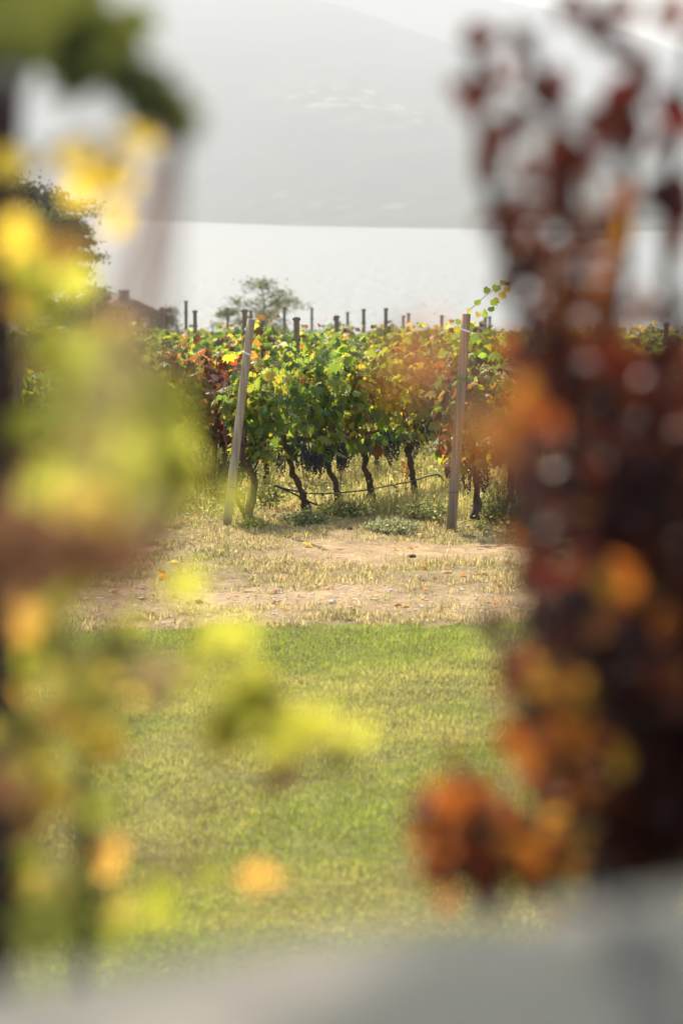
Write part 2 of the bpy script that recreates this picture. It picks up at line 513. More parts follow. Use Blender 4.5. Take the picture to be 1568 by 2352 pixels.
# ------------------------------------------------------------------ leaf shapes
half = [(0, 1.0), (.10, .80), (.17, .66), (.30, .74), (.47, .78), (.43, .60), (.40, .47), (.54, .42), (.63, .30), (.53, .16), (.50, .0), (.33, -.12), (.12, -.12)]
outl = half + [(0.0, .02)] + [(-x, y) for x, y in half[:0:-1]]
GL = np.array([(0, .36)] + outl, float)
GLT = np.array([(0, i, i % (len(GL) - 1) + 1) for i in range(1, len(GL))])
halfs = [(0, 1.0), (.16, .68), (.46, .76), (.42, .46), (.62, .30), (.48, -.04), (.14, -.10)]
GS = np.array([(0, .36)] + halfs + [(-x, y) for x, y in halfs[:0:-1]], float)
GST = np.array([(0, i, i % (len(GS) - 1) + 1) for i in range(1, len(GS))])
ov = [(0, 1.0), (.2, .88), (.31, .66), (.30, .45), (.2, .22), (.06, .02)]
OV = np.array([(0, .5)] + ov + [(-x, y) for x, y in ov[:0:-1]], float)
OVT = np.array([(0, i, i % (len(OV) - 1) + 1) for i in range(1, len(OV))])

def curved(shape, cup, droop, wav=0.0, ph=0.0):
    x, y = shape[:, 0], shape[:, 1]
    z = -cup * x * x - droop * np.clip(y - .2, 0, 2) ** 2 + .10 * np.abs(x) * cup + wav * np.sin(7 * x + ph) * np.cos(6 * y + ph)
    return np.stack([x, y, z], -1)

def frames(n, tip):
    """rotation matrices: local z -> n, local y -> tip projected"""
    n = unit(n)
    y = unit(tip - n * np.sum(n * tip, -1, keepdims=True))
    x = np.cross(y, n)
    return np.stack([x, y, n], -1)

def leaf_cloud(pos, n, tip, size, col, shape, tris, cups, mb_out=None):
    """many leaves as one vertex / triangle / colour set"""
    N = len(pos)
    if N == 0: return np.zeros((0, 3)), np.zeros((0, 3), int), np.zeros((0, 3))
    Rm = frames(n, tip)
    K = len(shape)
    x, y = shape[:, 0][None], shape[:, 1][None]
    cup = cups[:, None]
    ph = (pos[:, 0] * 57 % 6.28)[:, None]
    z = -cup * x * x - .35 * cup * np.clip(y - .2, 0, 2) ** 2 + .07 * np.sin(7 * x + ph) * np.cos(6 * y + ph)
    L = np.stack([np.broadcast_to(x, (N, K)), np.broadcast_to(y, (N, K)), z], -1) * size[:, None, None]
    W = np.einsum('nij,nkj->nki', Rm, L) + pos[:, None, :]
    T = (tris[None] + (np.arange(N) * K)[:, None, None]).reshape(-1, 3)
    C = np.repeat(col, K, 0)
    return W.reshape(-1, 3), T, C

PAL = {
    'green': [(.070, .115, .022), (.092, .145, .024), (.052, .088, .028), (.125, .165, .026), (.065, .10, .032), (.155, .172, .026)],
    'yellow': [(.22, .19, .028), (.19, .20, .028), (.25, .18, .035)],
    'orange': [(.16, .080, .022), (.14, .062, .02), (.19, .10, .03)],
    'brown': [(.065, .034, .020), (.052, .027, .018), (.09, .046, .024), (.08, .05, .03)],
    'red': [(.17, .025, .015), (.11, .016, .018)],
}
MIX = {
    'green': dict(green=.91, yellow=.06, orange=.02, brown=.01),
    'lime': dict(green=.80, yellow=.16, orange=.03, brown=.01),
    'mixed': dict(green=.68, yellow=.15, orange=.06, brown=.11),
    'autumn': dict(green=.40, yellow=.16, orange=.12, brown=.31, red=.01),
    'rust': dict(green=.10, yellow=.05, orange=.20, brown=.62, red=.03),
}
def pick_color(mix):
    ks = list(MIX[mix]); w = np.array([MIX[mix][k] for k in ks])
    k = ks[rng.choice(len(ks), p=w / w.sum())]
    c = np.array(PAL[k][rng.integers(len(PAL[k]))])
    return k, c * rng.uniform(.8, 1.25)

# single leaves share these meshes
LEAF_MESH = {}
for k, cs in PAL.items():
    for ci, c in enumerate(cs):
        V = curved(GL, rng.uniform(.2, .9), rng.uniform(.1, .4), .06, rng.uniform(0, 6))
        LEAF_MESH[(k, ci)] = make_mesh('leaf_' + k, V, [GLT], M['leaf'], c)
LEAF_KEYS = {k: [kk for kk in LEAF_MESH if kk[0] == k] for k in PAL}

# ------------------------------------------------------------------ grape bunches
def ico():
    t = (1 + 5 ** .5) / 2
    v = unit(np.array([(-1, t, 0), (1, t, 0), (-1, -t, 0), (1, -t, 0), (0, -1, t), (0, 1, t), (0, -1, -t), (0, 1, -t), (t, 0, -1), (t, 0, 1), (-t, 0, -1), (-t, 0, 1)], float))
    f = np.array([(0, 11, 5), (0, 5, 1), (0, 1, 7), (0, 7, 10), (0, 10, 11), (1, 5, 9), (5, 11, 4), (11, 10, 2), (10, 7, 6), (7, 1, 8), (3, 9, 4), (3, 4, 2), (3, 2, 6), (3, 6, 8), (3, 8, 9), (4, 9, 5), (2, 4, 11), (6, 2, 10), (8, 6, 7), (9, 8, 1)])
    vs = list(map(tuple, v)); nf = []; cache = {}
    def mid(a, b):
        k = (min(a, b), max(a, b))
        if k not in cache:
            cache[k] = len(vs); vs.append(tuple(unit(np.array(vs[a]) + np.array(vs[b]))))
        return cache[k]
    for a, b, c in f:
        x, y, z = mid(a, b), mid(b, c), mid(c, a)
        nf += [(a, x, z), (b, y, x), (c, z, y), (x, y, z)]
    return np.array(vs), np.array(nf)
ICO_V, ICO_F = ico()
BUNCH = []
for i in range(6):
    mb = MB()
    L = rng.uniform(.13, .21)
    for s in np.linspace(0, 1, int(L / .0125)):
        r = .045 * (1 - s) ** .6 * (1 if s > .1 else .75) + .006
        n = max(1, int(r / .0075))
        for j in range(n):
            a = 2 * math.pi * (j + rng.random() * .6) / n
            p = (math.cos(a) * r * rng.uniform(.75, 1.05), math.sin(a) * r * rng.uniform(.75, 1.05), -.03 - s * L + rng.uniform(-.005, .005))
            mb.add(ICO_V * rng.uniform(.0075, .0098) + np.array(p), t=ICO_F)
    mb.tube([(0, 0, 0), (0, 0, -.03 - L * .5)], .002, 4)
    BUNCH.append(mb)
BUNCH_MESH = [b.mesh('grape_bunch', M['grape'], True) for b in BUNCH]
RAISIN_MESH = [b.mesh('grape_bunch', M['raisin'], True) for b in BUNCH[:2]]

# ------------------------------------------------------------------ vine rows
ROW_A = R(27)
ROW = np.array((math.sin(ROW_A), math.cos(ROW_A)))
S0 = PG(521, 1207)[:2]
S1 = PG(1035, 1223)[:2]
DS = S1 - S0
def row_start(k): return S0 + DS * k
def row_pt(k, t):
    p = row_start(k) + ROW * t
    return np.array((p[0], p[1], float(ground_z(p[0], p[1]))))
def t_of_u(k, u):
    """distance along row k at which it passes bearing u"""
    s = row_start(k); c = (u - 784) / F * .9985
    return (c * s[1] - s[0]) / (ROW[0] - c * ROW[1])
def u_of(p):
    d = np.asarray(p, float) - np.array((0, 0, CAM_Z))
    zc = d[1] * cp - d[2] * sp
    return 784 + F * d[0] / zc, 1176 - F * (d[1] * sp + d[2] * cp) / zc
ROT = math.pi / 2 - ROW_A

def vine_leaves(n_shoot, per, mix, top=1.62, seed=0, width=.5, low=.70):
    """leaf placements in the vine's own frame: x along the row, -y the side of the headland"""
    pos, nor, tip, siz, keys, cols, canes = [], [], [], [], [], [], []
    for i in range(n_shoot):
        x0 = -width + 2 * width * (i + .5) / n_shoot + rng.uniform(-.05, .05)
        y0 = rng.uniform(-.05, .05)
        h = rng.uniform(.66, 1.17) * (top - .75)
        lean = rng.uniform(-.14, .14); side = rng.choice((-1, 1)) * rng.uniform(.03, .24)
        pts = []
        for s in np.linspace(0, 1, 7):
            pts.append((x0 + lean * s + .03 * math.sin(s * 7 + i), y0 + side * s ** 1.4 + .02 * math.sin(s * 9 + i * 2), .75 + h * (s - .28 * max(0, s - .75) * (abs(side) > .15) * 3)))
        pts = spline(pts, 14)
        canes.append(pts)
        sk = pick_color(mix)[0]
        for j in range(per):
            s = (j + rng.random()) / per
            s = s ** .9
            c = pts[min(13, int(s * 13))]
            sd_ = rng.choice((-1, 1))
            off = np.array((rng.normal(0, .07), sd_ * abs(rng.normal(.10, .055)), rng.normal(-.03, .06)))
            if s < .25: off[2] -= rng.uniform(0, .22)
            p = c + off
            p[2] = max(p[2], low - rng.uniform(0, .12))
            nn = np.array((rng.normal(0, .45), np.sign(p[1]) * rng.uniform(.25, 1.0), rng.uniform(-.1, 1.0)))
            if s > .85: nn = nn + np.array((0, 0, .6))
            if rng.random() < .35: nn = np.array((rng.normal(0, .4) - .3, rng.uniform(.2, 1), rng.uniform(.2, 1)))
            tt = np.array((rng.normal(0, .45), np.sign(p[1]) * .35, -1.0))
            kk, cc = pick_color(mix)
            if rng.random() < .6:
                kk = sk; cc = np.array(PAL[kk][rng.integers(len(PAL[kk]))]) * rng.uniform(.8, 1.25)
            pos.append(p); nor.append(nn); tip.append(tt); siz.append(rng.choice((.06, .08, .10, .12)) * rng.uniform(.85, 1.2)); keys.append(kk); cols.append(cc)
    return [np.array(a) for a in (pos, nor, tip, siz)] + [keys, np.array(cols), canes]

def foliage_mesh(L, sel, shape=GL, tris=GLT):
    pos, nor, tip, siz, keys, cols, canes = L
    V, T, C = leaf_cloud(pos[sel], nor[sel], tip[sel], siz[sel], cols[sel], shape, tris, rng.uniform(.3, 1.5, sel.sum() if sel.dtype == bool else len(sel)))
    return make_mesh('foliage', V, [T], M['leaf'], C)

def cane_mesh(canes, cordon=True, arms=.48):
    mb = MB()
    for c in canes: mb.tube(c[::2], np.linspace(.0055, .0025, len(c[::2])), 4, cap=False)
    mb.tube([(-arms, 0, .74), (-arms * .5, .012, .76), (0, 0, .73), (arms * .5, -.012, .755), (arms, 0, .745)], (.011, .015, .02, .015, .011), 6, wob=.15)
    return mb.mesh('canes', M['cane'], True)

def trunk_mesh(pts, r0=.036, r1=.025):
    p = spline(pts, 16)
    p = p + rng.normal(0, .006, p.shape)
    r = np.linspace(r0, r1, 16) * rng.uniform(.85, 1.2, 16)
    r[0] *= 1.4; r[1] *= 1.2
    return MB().tube(p, r, 9, wob=.24)

def add_single_leaf(vine, p, n, t, s, k, world_space=False):
    o = link('leaf', LEAF_MESH[LEAF_KEYS[k][rng.integers(len(LEAF_KEYS[k]))]], vine)
    Rm = frames(np.array([n], float), np.array([t], float))[0]
    mat = Matrix([[*(Rm[0] * s), p[0]], [*(Rm[1] * s), p[1]], [*(Rm[2] * s), p[2]], [0, 0, 0, 1]])
    o.matrix_basis = mat
    return o

def near_vine(k, t, mix, label, top=1.62, trunk=None, n_leaf=60, bunches=9, shoots=10, per=31, group='vines at the ends of the front rows', low=.70, raisin=0, width=.5, x_min=None):
    p = row_pt(k, t)
    v = empty('grapevine', p, ROT)
    tag(v, label, 'grapevine', group)
    trunk = trunk or [(0, 0, -.03), (rng.uniform(-.04, .04), .01, .22), (rng.uniform(-.06, .06), 0, .48), (rng.uniform(-.03, .03), 0, .76)]
    link('trunk', trunk_mesh(trunk).mesh('trunk', M['bark'], True), v)
    L = vine_leaves(shoots, per, mix, top, low=low, width=width)
    pos = L[0]
    if x_min is not None: pos[:, 0] = np.where(pos[:, 0] < x_min, x_min + rng.uniform(0, .5, len(pos)), pos[:, 0])
    front = np.argsort(pos[:, 1] + rng.normal(0, .05, len(pos)))[:n_leaf]
    sel = np.ones(len(pos), bool); sel[front] = False
    tag(link('foliage', foliage_mesh(L, sel), v), kind='stuff')
    link('canes', cane_mesh(L[6], arms=width - .02), v)
    for i in front:
        add_single_leaf(v, pos[i], L[1][i], L[2][i], L[3][i] * 1.08, L[4][i])
    for b in range(bunches + raisin):
        me = BUNCH_MESH[rng.integers(6)] if b < bunches else RAISIN_MESH[rng.integers(2)]
        o = link('grape_bunch', me, v)
        o.location = (rng.uniform(-.42 if x_min is None else x_min + .12, .42), rng.choice((-1, -1, -1, 1)) * rng.uniform(.04, .17), rng.uniform(.60, .84))
        o.rotation_euler = (rng.normal(0, .12), rng.normal(0, .12), rng.uniform(0, 6))
        s = rng.uniform(.9, 1.35); o.scale = (s, s, s)
    return v

def lp(k, t, u, v, dy=0):
    """trunk point: seen at (u, v) in the vertical plane of row k, in the frame of the vine at t"""
    tt = t_of_u(k, u)
    s = row_start(k) + ROW * tt
    q = P(u, v, s[1])
    o = row_pt(k, t)
    d = q - o
    return (d[0] * ROW[0] + d[1] * ROW[1], dy, d[2])

# front row: the five vines seen whole between the two end posts
tA = t_of_u(0, 566)
near_vine(0, tA, 'green', 'leafy green grapevine with a V-shaped trunk next to the left end post', trunk=[lp(0, tA, 568, 1200), lp(0, tA, 572, 1165), lp(0, tA, 583, 1120), lp(0, tA, 574, 1080), lp(0, tA, 556, 1045), lp(0, tA, 560, 985)], bunches=5, n_leaf=70, width=.42, x_min=-.06)
v0 = bpy.data.objects['grapevine']
link('trunk', trunk_mesh([lp(0, tA, 566, 1193), lp(0, tA, 552, 1168), lp(0, tA, 540, 1135), lp(0, tA, 538, 1100), lp(0, tA, 541, 1050)], .024, .012).mesh('trunk', M['bark'], True), v0)
tB = t_of_u(0, 700)
near_vine(0, tB, 'green', 'tall green grapevine with long dark bunches, second from the left end post', trunk=[lp(0, tB, 702, 1168), lp(0, tB, 692, 1130), lp(0, tB, 668, 1075), lp(0, tB, 650, 1000)], bunches=12, n_leaf=80, top=1.66, low=.62)
tC = t_of_u(0, 778)
vC = near_vine(0, tC, 'green', 'green grapevine with thick leaning trunk behind the loose black hose', trunk=[lp(0, tC, 777, 1163), lp(0, tC, 771, 1115), lp(0, tC, 748, 1062), lp(0, tC, 737, 995)], bunches=11, n_leaf=80, top=1.66)
link('sucker', MB().tube(spline([lp(0, tC, 776, 1120, -.03), lp(0, tC, 776, 1090, -.03), lp(0, tC, 767, 1050, -.03), lp(0, tC, 772, 1000, -.03)], 10), .006, 5).mesh('sucker', M['cane'], True), vC)
tD = t_of_u(0, 852)
near_vine(0, tD, 'lime', 'green grapevine with straight dark trunk midway between the end posts', trunk=[lp(0, tD, 853, 1145), lp(0, tD, 848, 1105), lp(0, tD, 838, 1070), lp(0, tD, 842, 1000)], bunches=10, n_leaf=70, top=1.6)
tE = t_of_u(0, 952)
near_vine(0, tE, 'mixed', 'green and orange grapevine with leaning trunk left of the right end post', trunk=[lp(0, tE, 951, 1140), lp(0, tE, 950, 1100), lp(0, tE, 940, 1055), lp(0, tE, 924, 1000)], bunches=10, n_leaf=70, top=1.58)
used = {0: [tA, tB, tC, tD, tE]}
# start of the row on the right
t1 = t_of_u(1, 1090)
v1 = near_vine(1, t1, 'autumn', 'yellowing grapevine beside the right end post with one tall shoot', trunk=[lp(1, t1, 1092, 1192), lp(1, t1, 1098, 1130), lp(1, t1, 1090, 1070), lp(1, t1, 1085, 990)], bunches=6, n_leaf=60, top=1.66)
t2 = t1 + .95
near_vine(1, t2, 'autumn', 'rusty grapevine second along the row of the right end post', bunches=7, n_leaf=40)
t3 = t2 + .95
near_vine(1, t3, 'rust', 'rusty grapevine third along the row of the right end post', bunches=7, n_leaf=40)
used[1] = [t1, t2, t3]
# brown vine behind the left end post
tm = t_of_u(-1, 490)
near_vine(-1, tm, 'rust', 'brown and rust grapevine just behind the left end post', bunches=7, n_leaf=80, raisin=2, top=1.62)
tn = t_of_u(-1, 405)
near_vine(-1, tn, 'rust', 'yellow and orange grapevine left of the brown vine behind the left post', bunches=5, n_leaf=60)
near_vine(-1, t_of_u(-1, 610), 'autumn', 'reddish grapevine hidden behind the first green vine', bunches=6, n_leaf=10)
used[-1] = [tm, tn, t_of_u(-1, 610)]
# fresh shoot rising past the top of the right end post
sh = [P(1072, 722, S1[1] + .15), P(1092, 700, S1[1] + .15), P(1120, 675, S1[1] + .12), P(1150, 655, S1[1] + .1), P(1163, 645, S1[1] + .1)]
inv = Matrix.Translation(v1.location) @ Matrix.Rotation(ROT, 4, 'Z')
inv = inv.inverted()
shl = np.array([tuple(inv @ Vector(p)) for p in [P(1068, 770, S1[1] + .2)] + sh])
link('cane', MB().tube(spline(shl, 18), np.linspace(.0045, .0018, 18), 5).mesh('cane', M['cane'], True), v1)
for (u, v, s, k, a) in [(1095, 690, .06, 'green', .2), (1110, 715, .075, 'green', .9), (1098, 718, .06, 'yellow', -.4), (1132, 688, .08, 'green', .5), (1126, 706, .06, 'green', .2), (1120, 662, .07, 'green', -.6),
                        (1140, 656, .075, 'green', -.2), (1150, 672, .075, 'yellow', .6), (1163, 660, .06, 'yellow', .4), (1155, 645, .055, 'yellow', -.1), (1164, 648, .05, 'orange', .3), (1080, 712, .045, 'green', -.8),
                        (1077, 745, .075, 'green', .5), (1052, 752, .07, 'yellow', -.5), (1054, 735, .06, 'green', -.3), (1083, 772, .08, 'green', .7), (1050, 785, .07, 'green', -.6)]:
    q = inv @ Vector(P(u, v, S1[1] + .1))
    nn = inv.to_3x3() @ Vector((rng.normal(0, .5), -1, rng.uniform(0, .8)))
    tt = inv.to_3x3() @ Vector((a, 0, -1 + rng.uniform(-.2, .4)))
    add_single_leaf(v1, q, nn, tt, s, k)

# the rest of the vineyard: shared vine models, every vine an object of its own
def vine_model(mix, shoots, per, shape, tris, top):
    L = vine_leaves(shoots, per, mix, top)
    sel = np.ones(len(L[0]), bool)
    return dict(foliage=foliage_mesh(L, sel, shape, tris), canes=cane_mesh(L[6]),
                trunk=trunk_mesh([(0, 0, -.03), (rng.uniform(-.06, .06), .01, .25), (rng.uniform(-.08, .08), 0, .5), (0, 0, .76)]).mesh('trunk', M['bark'], True))
MODELS = {mx: [vine_model(mx, 9, 34, GS, GST, rng.uniform(1.55, 1.72)) for _ in range(3)] for mx in ('green', 'lime', 'mixed', 'autumn', 'rust')}
spots = []
for k in range(-19, 3):
    base = used[k][-1] + .95 if k in used else .55
    pre = list(np.arange(.5, tn - .5, .95)) if k == -1 else []
    for j in range(90):
        t = pre[j] if j < len(pre) else base + (j - len(pre)) * .95
        p = row_pt(k, t)
        if p[1] > 66: break
        u, _ = u_of(p + np.array((0, 0, 1.4)))
        if -110 < u < 1690: spots.append((p[1], k, t, u))
spots.sort()
spots = spots[:300]
LOOK = {'green': 'green', 'lime': 'yellow-green', 'mixed': 'green and orange', 'autumn': 'orange-tinged', 'rust': 'rust-brown'}
ORD = {-1: 'second', -2: 'third', -3: 'fourth', -4: 'fifth', -5: 'sixth'}
def vine_label(zone, k, mx):
    if zone == 'front': return f'{LOOK[mx]} grapevine further along the front row, behind the right end post'
    if zone == 'right': return f'{LOOK[mx]} grapevine behind the purple shrub, in the row of the right end post'
    if k in ORD: return f'{LOOK[mx]} grapevine in the {ORD[k]} row back, counting the front green row as first'
    return f'{LOOK[mx]} grapevine in the far rows before the lake, only its top showing'
for Y, k, t, u in spots:
    if k == 0: zone = 'front'
    elif k >= 1: zone = 'right'
    elif k in (-1, -2, -3, -4, -5): zone = 'mid'
    else: zone = 'far'
    r = rng.random()
    if zone == 'right' or (k == 0): mx = ('autumn', 'rust', 'mixed')[int(r * 3)]
    elif zone == 'mid': mx = ('lime', 'mixed', 'lime', 'autumn', 'green')[int(r * 5)]
    else: mx = ('lime', 'lime', 'mixed', 'green', 'lime', 'autumn')[int(r * 6)]
    md = MODELS[mx][rng.integers(3)]
    v = empty('grapevine', row_pt(k, t), ROT + (math.pi if rng.random() < .5 else 0))
    s = rng.uniform(.94, 1.05); v.scale = (1, 1, s)
    tag(v, vine_label(zone, k, mx), 'grapevine', {'front': 'vines along the front row', 'right': 'vines behind the purple shrub', 'mid': 'vines of the middle rows', 'far': 'vines of the far rows'}[zone])
    link('trunk', md['trunk'], v)
    tag(link('foliage', md['foliage'], v), kind='stuff')
    if Y < 45: link('canes', md['canes'], v)
    if Y < 36:
        for b in range(4):
            o = link('grape_bunch', BUNCH_MESH[rng.integers(6)], v)
            o.location = (rng.uniform(-.42, .42), rng.choice((-1, 1)) * rng.uniform(.02, .13), rng.uniform(.68, .86))

# ------------------------------------------------------------------ posts
def end_post(base, top, r, label, band_v, mat):
    o = empty('trellis_post', base)
    tag(o, label, 'post', 'row end posts')
    d = np.asarray(top) - np.asarray(base)
    pts = np.array([d * s for s in np.linspace(-.03, 1, 14)])
    rr = np.linspace(r * 1.08, r * .94, 14) * rng.uniform(.985, 1.015, 14)
    link('pole', MB().tube(pts, rr, 20).mesh('pole', M[mat], True), o)
    ax = unit(d)
    h = band_v
    ring = [d * (h - .004), d * (h + .004)]
    mb = MB()
    rb = np.interp(h, [0, 1], [r * 1.08, r * .94])
    n = 20
    a_ = unit(np.cross(ax, (0, 1, 0))); b_ = np.cross(ax, a_)
    V = []
    for zz, ro in ((-.010, rb + .001), (-.010, rb + .0035), (.010, rb + .0035), (.010, rb + .001)):
        for j in range(n):
            an = 2 * math.pi * j / n
            V.append(d * h + ax * (zz + .012 * math.cos(an)) + (a_ * math.cos(an) + b_ * math.sin(an)) * (ro + .002))
    q = [(i * n + j, i * n + (j + 1) % n, ((i + 1) % 4) * n + (j + 1) % n, ((i + 1) % 4) * n + j) for i in range(4) for j in range(n)]
    mb.add(V, q=q)
    link('tie_band', mb.mesh('tie_band', M['tie']), o)
    mb = MB(); q0 = d * .185
    pts = [q0 + (a_ * math.cos(t) + b_ * math.sin(t)) * (r * 1.05 + .003) + ax * .006 * math.sin(t) for t in np.linspace(0, 2 * math.pi, 22)]
    link('wire_loop', mb.tube(pts, .0022, 5, cap=False).mesh('wire_loop', M['staple']), o)
    for s in (.40, .56, .68, .83, .905):
        mb = MB()
        c = d * s + np.array((1, -.25, 0)) * (np.interp(s, [0, 1], [r * 1.08, r * .94]) * .93)
        sgn = np.array((.018, -.005, 0))
        mb.tube([c - sgn * .4 + ax * .011, c + sgn * .8 + ax * .009, c + sgn * .8 - ax * .009, c - sgn * .4 - ax * .011], .0042, 5)
        link('staple', mb.mesh('staple', M['staple']), o)
    return o
e0 = end_post(PG(521, 1207), P(577, 733, S0[1] + .05), .040, 'pale leaning end post before the green vines, white tie near its top', .835, 'post')
e1 = end_post(PG(1035, 1223), P(1070, 721, S1[1] + .05), .044, 'leaning end post beneath the tall shoot, white band near its top', .925, 'post_brown')
Sm = row_start(-1)
bz = row_pt(-1, 0)
e2 = end_post(bz, P(58, 690, Sm[1]), .042, 'end post behind the yellow leaves at the left edge', .86, 'post')

POSTS = [  # u, top row, rough distance, label
    (72, 700, 40, 'thin dark post just right of the left-edge end post'),
    (217, 693, 50, 'post standing before the dark tree beside the house'),
    (289, 702, 30, 'thick brown post in front of the house chimney'),
    (318, 702, 50, 'slim post before the brown gable of the house'),
    (376, 706, 62, 'thin post at the lower right corner of the house roof'),
    (427, 690, 60, 'taller of two posts standing right of the house'),
    (448, 712, 45, 'shorter of two posts standing right of the house'),
    (523, 706, 62, 'thin post in front of the left edge of the olive tree'),
    (562, 710, 40, 'dark post right behind the top of the left end post'),
    (577, 712, 60, 'slim post almost hidden by the left end post'),
    (653, 705, 55, 'post standing in front of the middle of the olive tree'),
    (681, 728, 30, 'thick short post above the green front vines'),
    (716, 706, 64, 'slim post at the right edge of the olive tree'),
    (773, 724, 42, 'brown post, first one right of the olive tree at mid height'),
    (798, 716, 64, 'thin post with a leafy shoot climbing it'),
    (835, 709, 50, 'tall post against the lake, left of an equally tall one'),
    (886, 707, 50, 'tall post against the lake above the orange foliage'),
    (926, 725, 64, 'left one of a close pair of thin posts'),
    (938, 719, 66, 'right one of a close pair of thin posts'),
    (1014, 724, 60, 'lone thin post left of the right end post'),
    (1104, 739, 45, 'short post just right of the right end post'),
    (1114, 724, 55, 'post under the tall shoot, behind the right end post'),
    (1124, 726, 62, 'rightmost post under the tall shoot'),
    (1237, 735, 42, 'dark post glimpsed behind the purple shrub'),
    (1372, 742, 48, 'post faintly seen through the middle of the shrub'),
    (1530, 740, 40, 'post near the right edge behind the shrub'),
]
for i, (u, v, Yest, lab) in enumerate(POSTS):
    best = None
    for k in range(-22, 3):
        t = t_of_u(k, u)
        if t < 0: continue
        y = (row_start(k) + ROW * t)[1]
        if best is None or abs(y - Yest) < best[0]: best = (abs(y - Yest), k, t, y)
    _, k, t, y = best
    b = row_pt(k, t)
    top = P(u, v, y)
    o = empty('trellis_post', b)
    tag(o, lab, 'post', 'posts along the rows')
    d = top - b
    d[0] += .0
    r = rng.uniform(.036, .044)
    pts = np.array([d * s for s in (-.03, .25, .5, .75, .985, 1)])
    link('pole', MB().tube(pts, [r * 1.05, r * 1.02, r, r * .98, r * .97, r * .9], 12, wob=.02).mesh('pole', M['post_far'], True), o)
    for s_ in (.03, .30):
        for sgn in (-1, 1):
            mb = MB(); c = np.array((sgn * r * .95, -r * .3, d[2] - s_))
            mb.box(c[0] - .012, c[0] + .012, c[1] - .012, c[1] + .012, c[2] - .014, c[2] + .014)
            link('staple', mb.mesh('staple', M['staple']), o)

# ------------------------------------------------------------------ wires and drip hoses
for k, rowname in ((0, 'the front green row'), (1, 'the row of the right post'), (-1, 'the row behind the left post')):
    for z, nm in ((.76, 'lowest'), (1.12, 'middle'), (1.47, 'upper')):
        pts = [row_pt(k, t) + np.array((0, 0, z + .01 * math.sin(t * 1.7))) for t in np.linspace(.05, 20, 30)]
        tag(link('trellis_wire', MB().tube(pts, .0016, 4).mesh('trellis_wire', M['wire'])), f'{nm} trellis wire strung along {rowname}', 'wire', 'trellis wires')

def rp(k, u, v, off=0):
    t = t_of_u(k, u); s = row_start(k) + ROW * t
    return P(u, v, s[1] + off)
hp = [rp(0, 632, 1116, -.12), rp(0, 660, 1124, -.12), rp(0, 700, 1132, -.1), rp(0, 740, 1134, -.1), rp(0, 800, 1130, -.1), rp(0, 850, 1124, -.1), rp(0, 905, 1113, -.08), rp(0, 950, 1104, -.08), rp(0, 985, 1093, -.08), rp(0, 1008, 1091, -.05), rp(0, 1030, 1102, 0)]
tl = t_of_u(0, 1030)
hp += [row_pt(0, tl + s) + np.array((0, 0, .33 + .04 * math.sin(s * 2))) for s in (1, 2, 3.5, 5, 7, 9)]
ho = empty('drip_hose', hp[0]); tag(ho, 'black drip hose sagging along the trunks of the front row', 'hose')
h0 = np.array(hp[0])
link('tube', MB().tube(spline(hp, 90) - h0, .0085, 8).mesh('tube', M['hose'], True), ho)
tail = [rp(0, 634, 1117, -.12), rp(0, 668, 1131, -.14), rp(0, 705, 1150, -.16), rp(0, 735, 1163, -.16), PG(757, 1173)]
link('loose_end', MB().tube(spline(tail, 20) - h0, .0085, 8).mesh('loose_end', M['hose'], True), ho)
for i in (3, 6, 9):
    c = np.array(hp[i]) - h0
    link('emitter', MB().tube([c + np.array((-.012, 0, -.014)), c + np.array((.012, 0, -.014))], .009, 6).mesh('emitter', M['hose']), ho)
pts = []
for t in np.linspace(t_of_u(-1, 620), t_of_u(-1, 1250), 30):
    p = row_pt(-1, t); pts.append(p + np.array((0, 0, .40 + .05 * math.sin(t * 2.3))))
tag(link('drip_hose', MB().tube(spline(pts, 60), .008, 6).mesh('drip_hose', M['hose'], True)), 'thin dark hose of the second row, seen beneath the green vines', 'hose')

# ------------------------------------------------------------------ grass, weeds and stones
def blades(X, Y, h, w, lean, cols, nm, label, cat, z0=None):
    N = len(X)
    Z = ground_z(X, Y) + np.where((Y > 8) & (Y < 40), (fbm(X * 4, Y * 4, 21) - .5) * .05, 0) if z0 is None else z0
    a = rng.uniform(0, 2 * math.pi, N)
    dx, dy = np.cos(a), np.sin(a)
    b = a + rng.normal(math.pi / 2, .5, N)
    lx, ly = np.cos(b) * lean * h, np.sin(b) * lean * h
    base = np.stack([X, Y, Z - .004], -1)
    side = np.stack([dx, dy, dx * 0], -1) * (w / 2)[:, None]
    mid = base + np.stack([lx * .35, ly * .35, h * .6], -1)
    tip = base + np.stack([lx, ly, h * np.sqrt(np.clip(1 - lean ** 2 * .5, .2, 1))], -1)
    V = np.stack([base - side, base + side, mid + side * .8, mid - side * .8, tip], 1).reshape(-1, 3)
    o = np.arange(N)[:, None] * 5
    q = o + np.array([[0, 1, 2, 3]]); t = o + np.array([[3, 2, 4]])
    C = np.repeat(cols, 5, 0)
    ob = link(nm, make_mesh(nm, V, [q, t], M['grass'], C))
    return tag(ob, label, cat, kind='stuff')

def col_mix(N, A, w):
    A = np.array(A); i = rng.choice(len(A), N, p=np.array(w) / sum(w))
    return A[i] * rng.uniform(.85, 1.18, (N, 1))

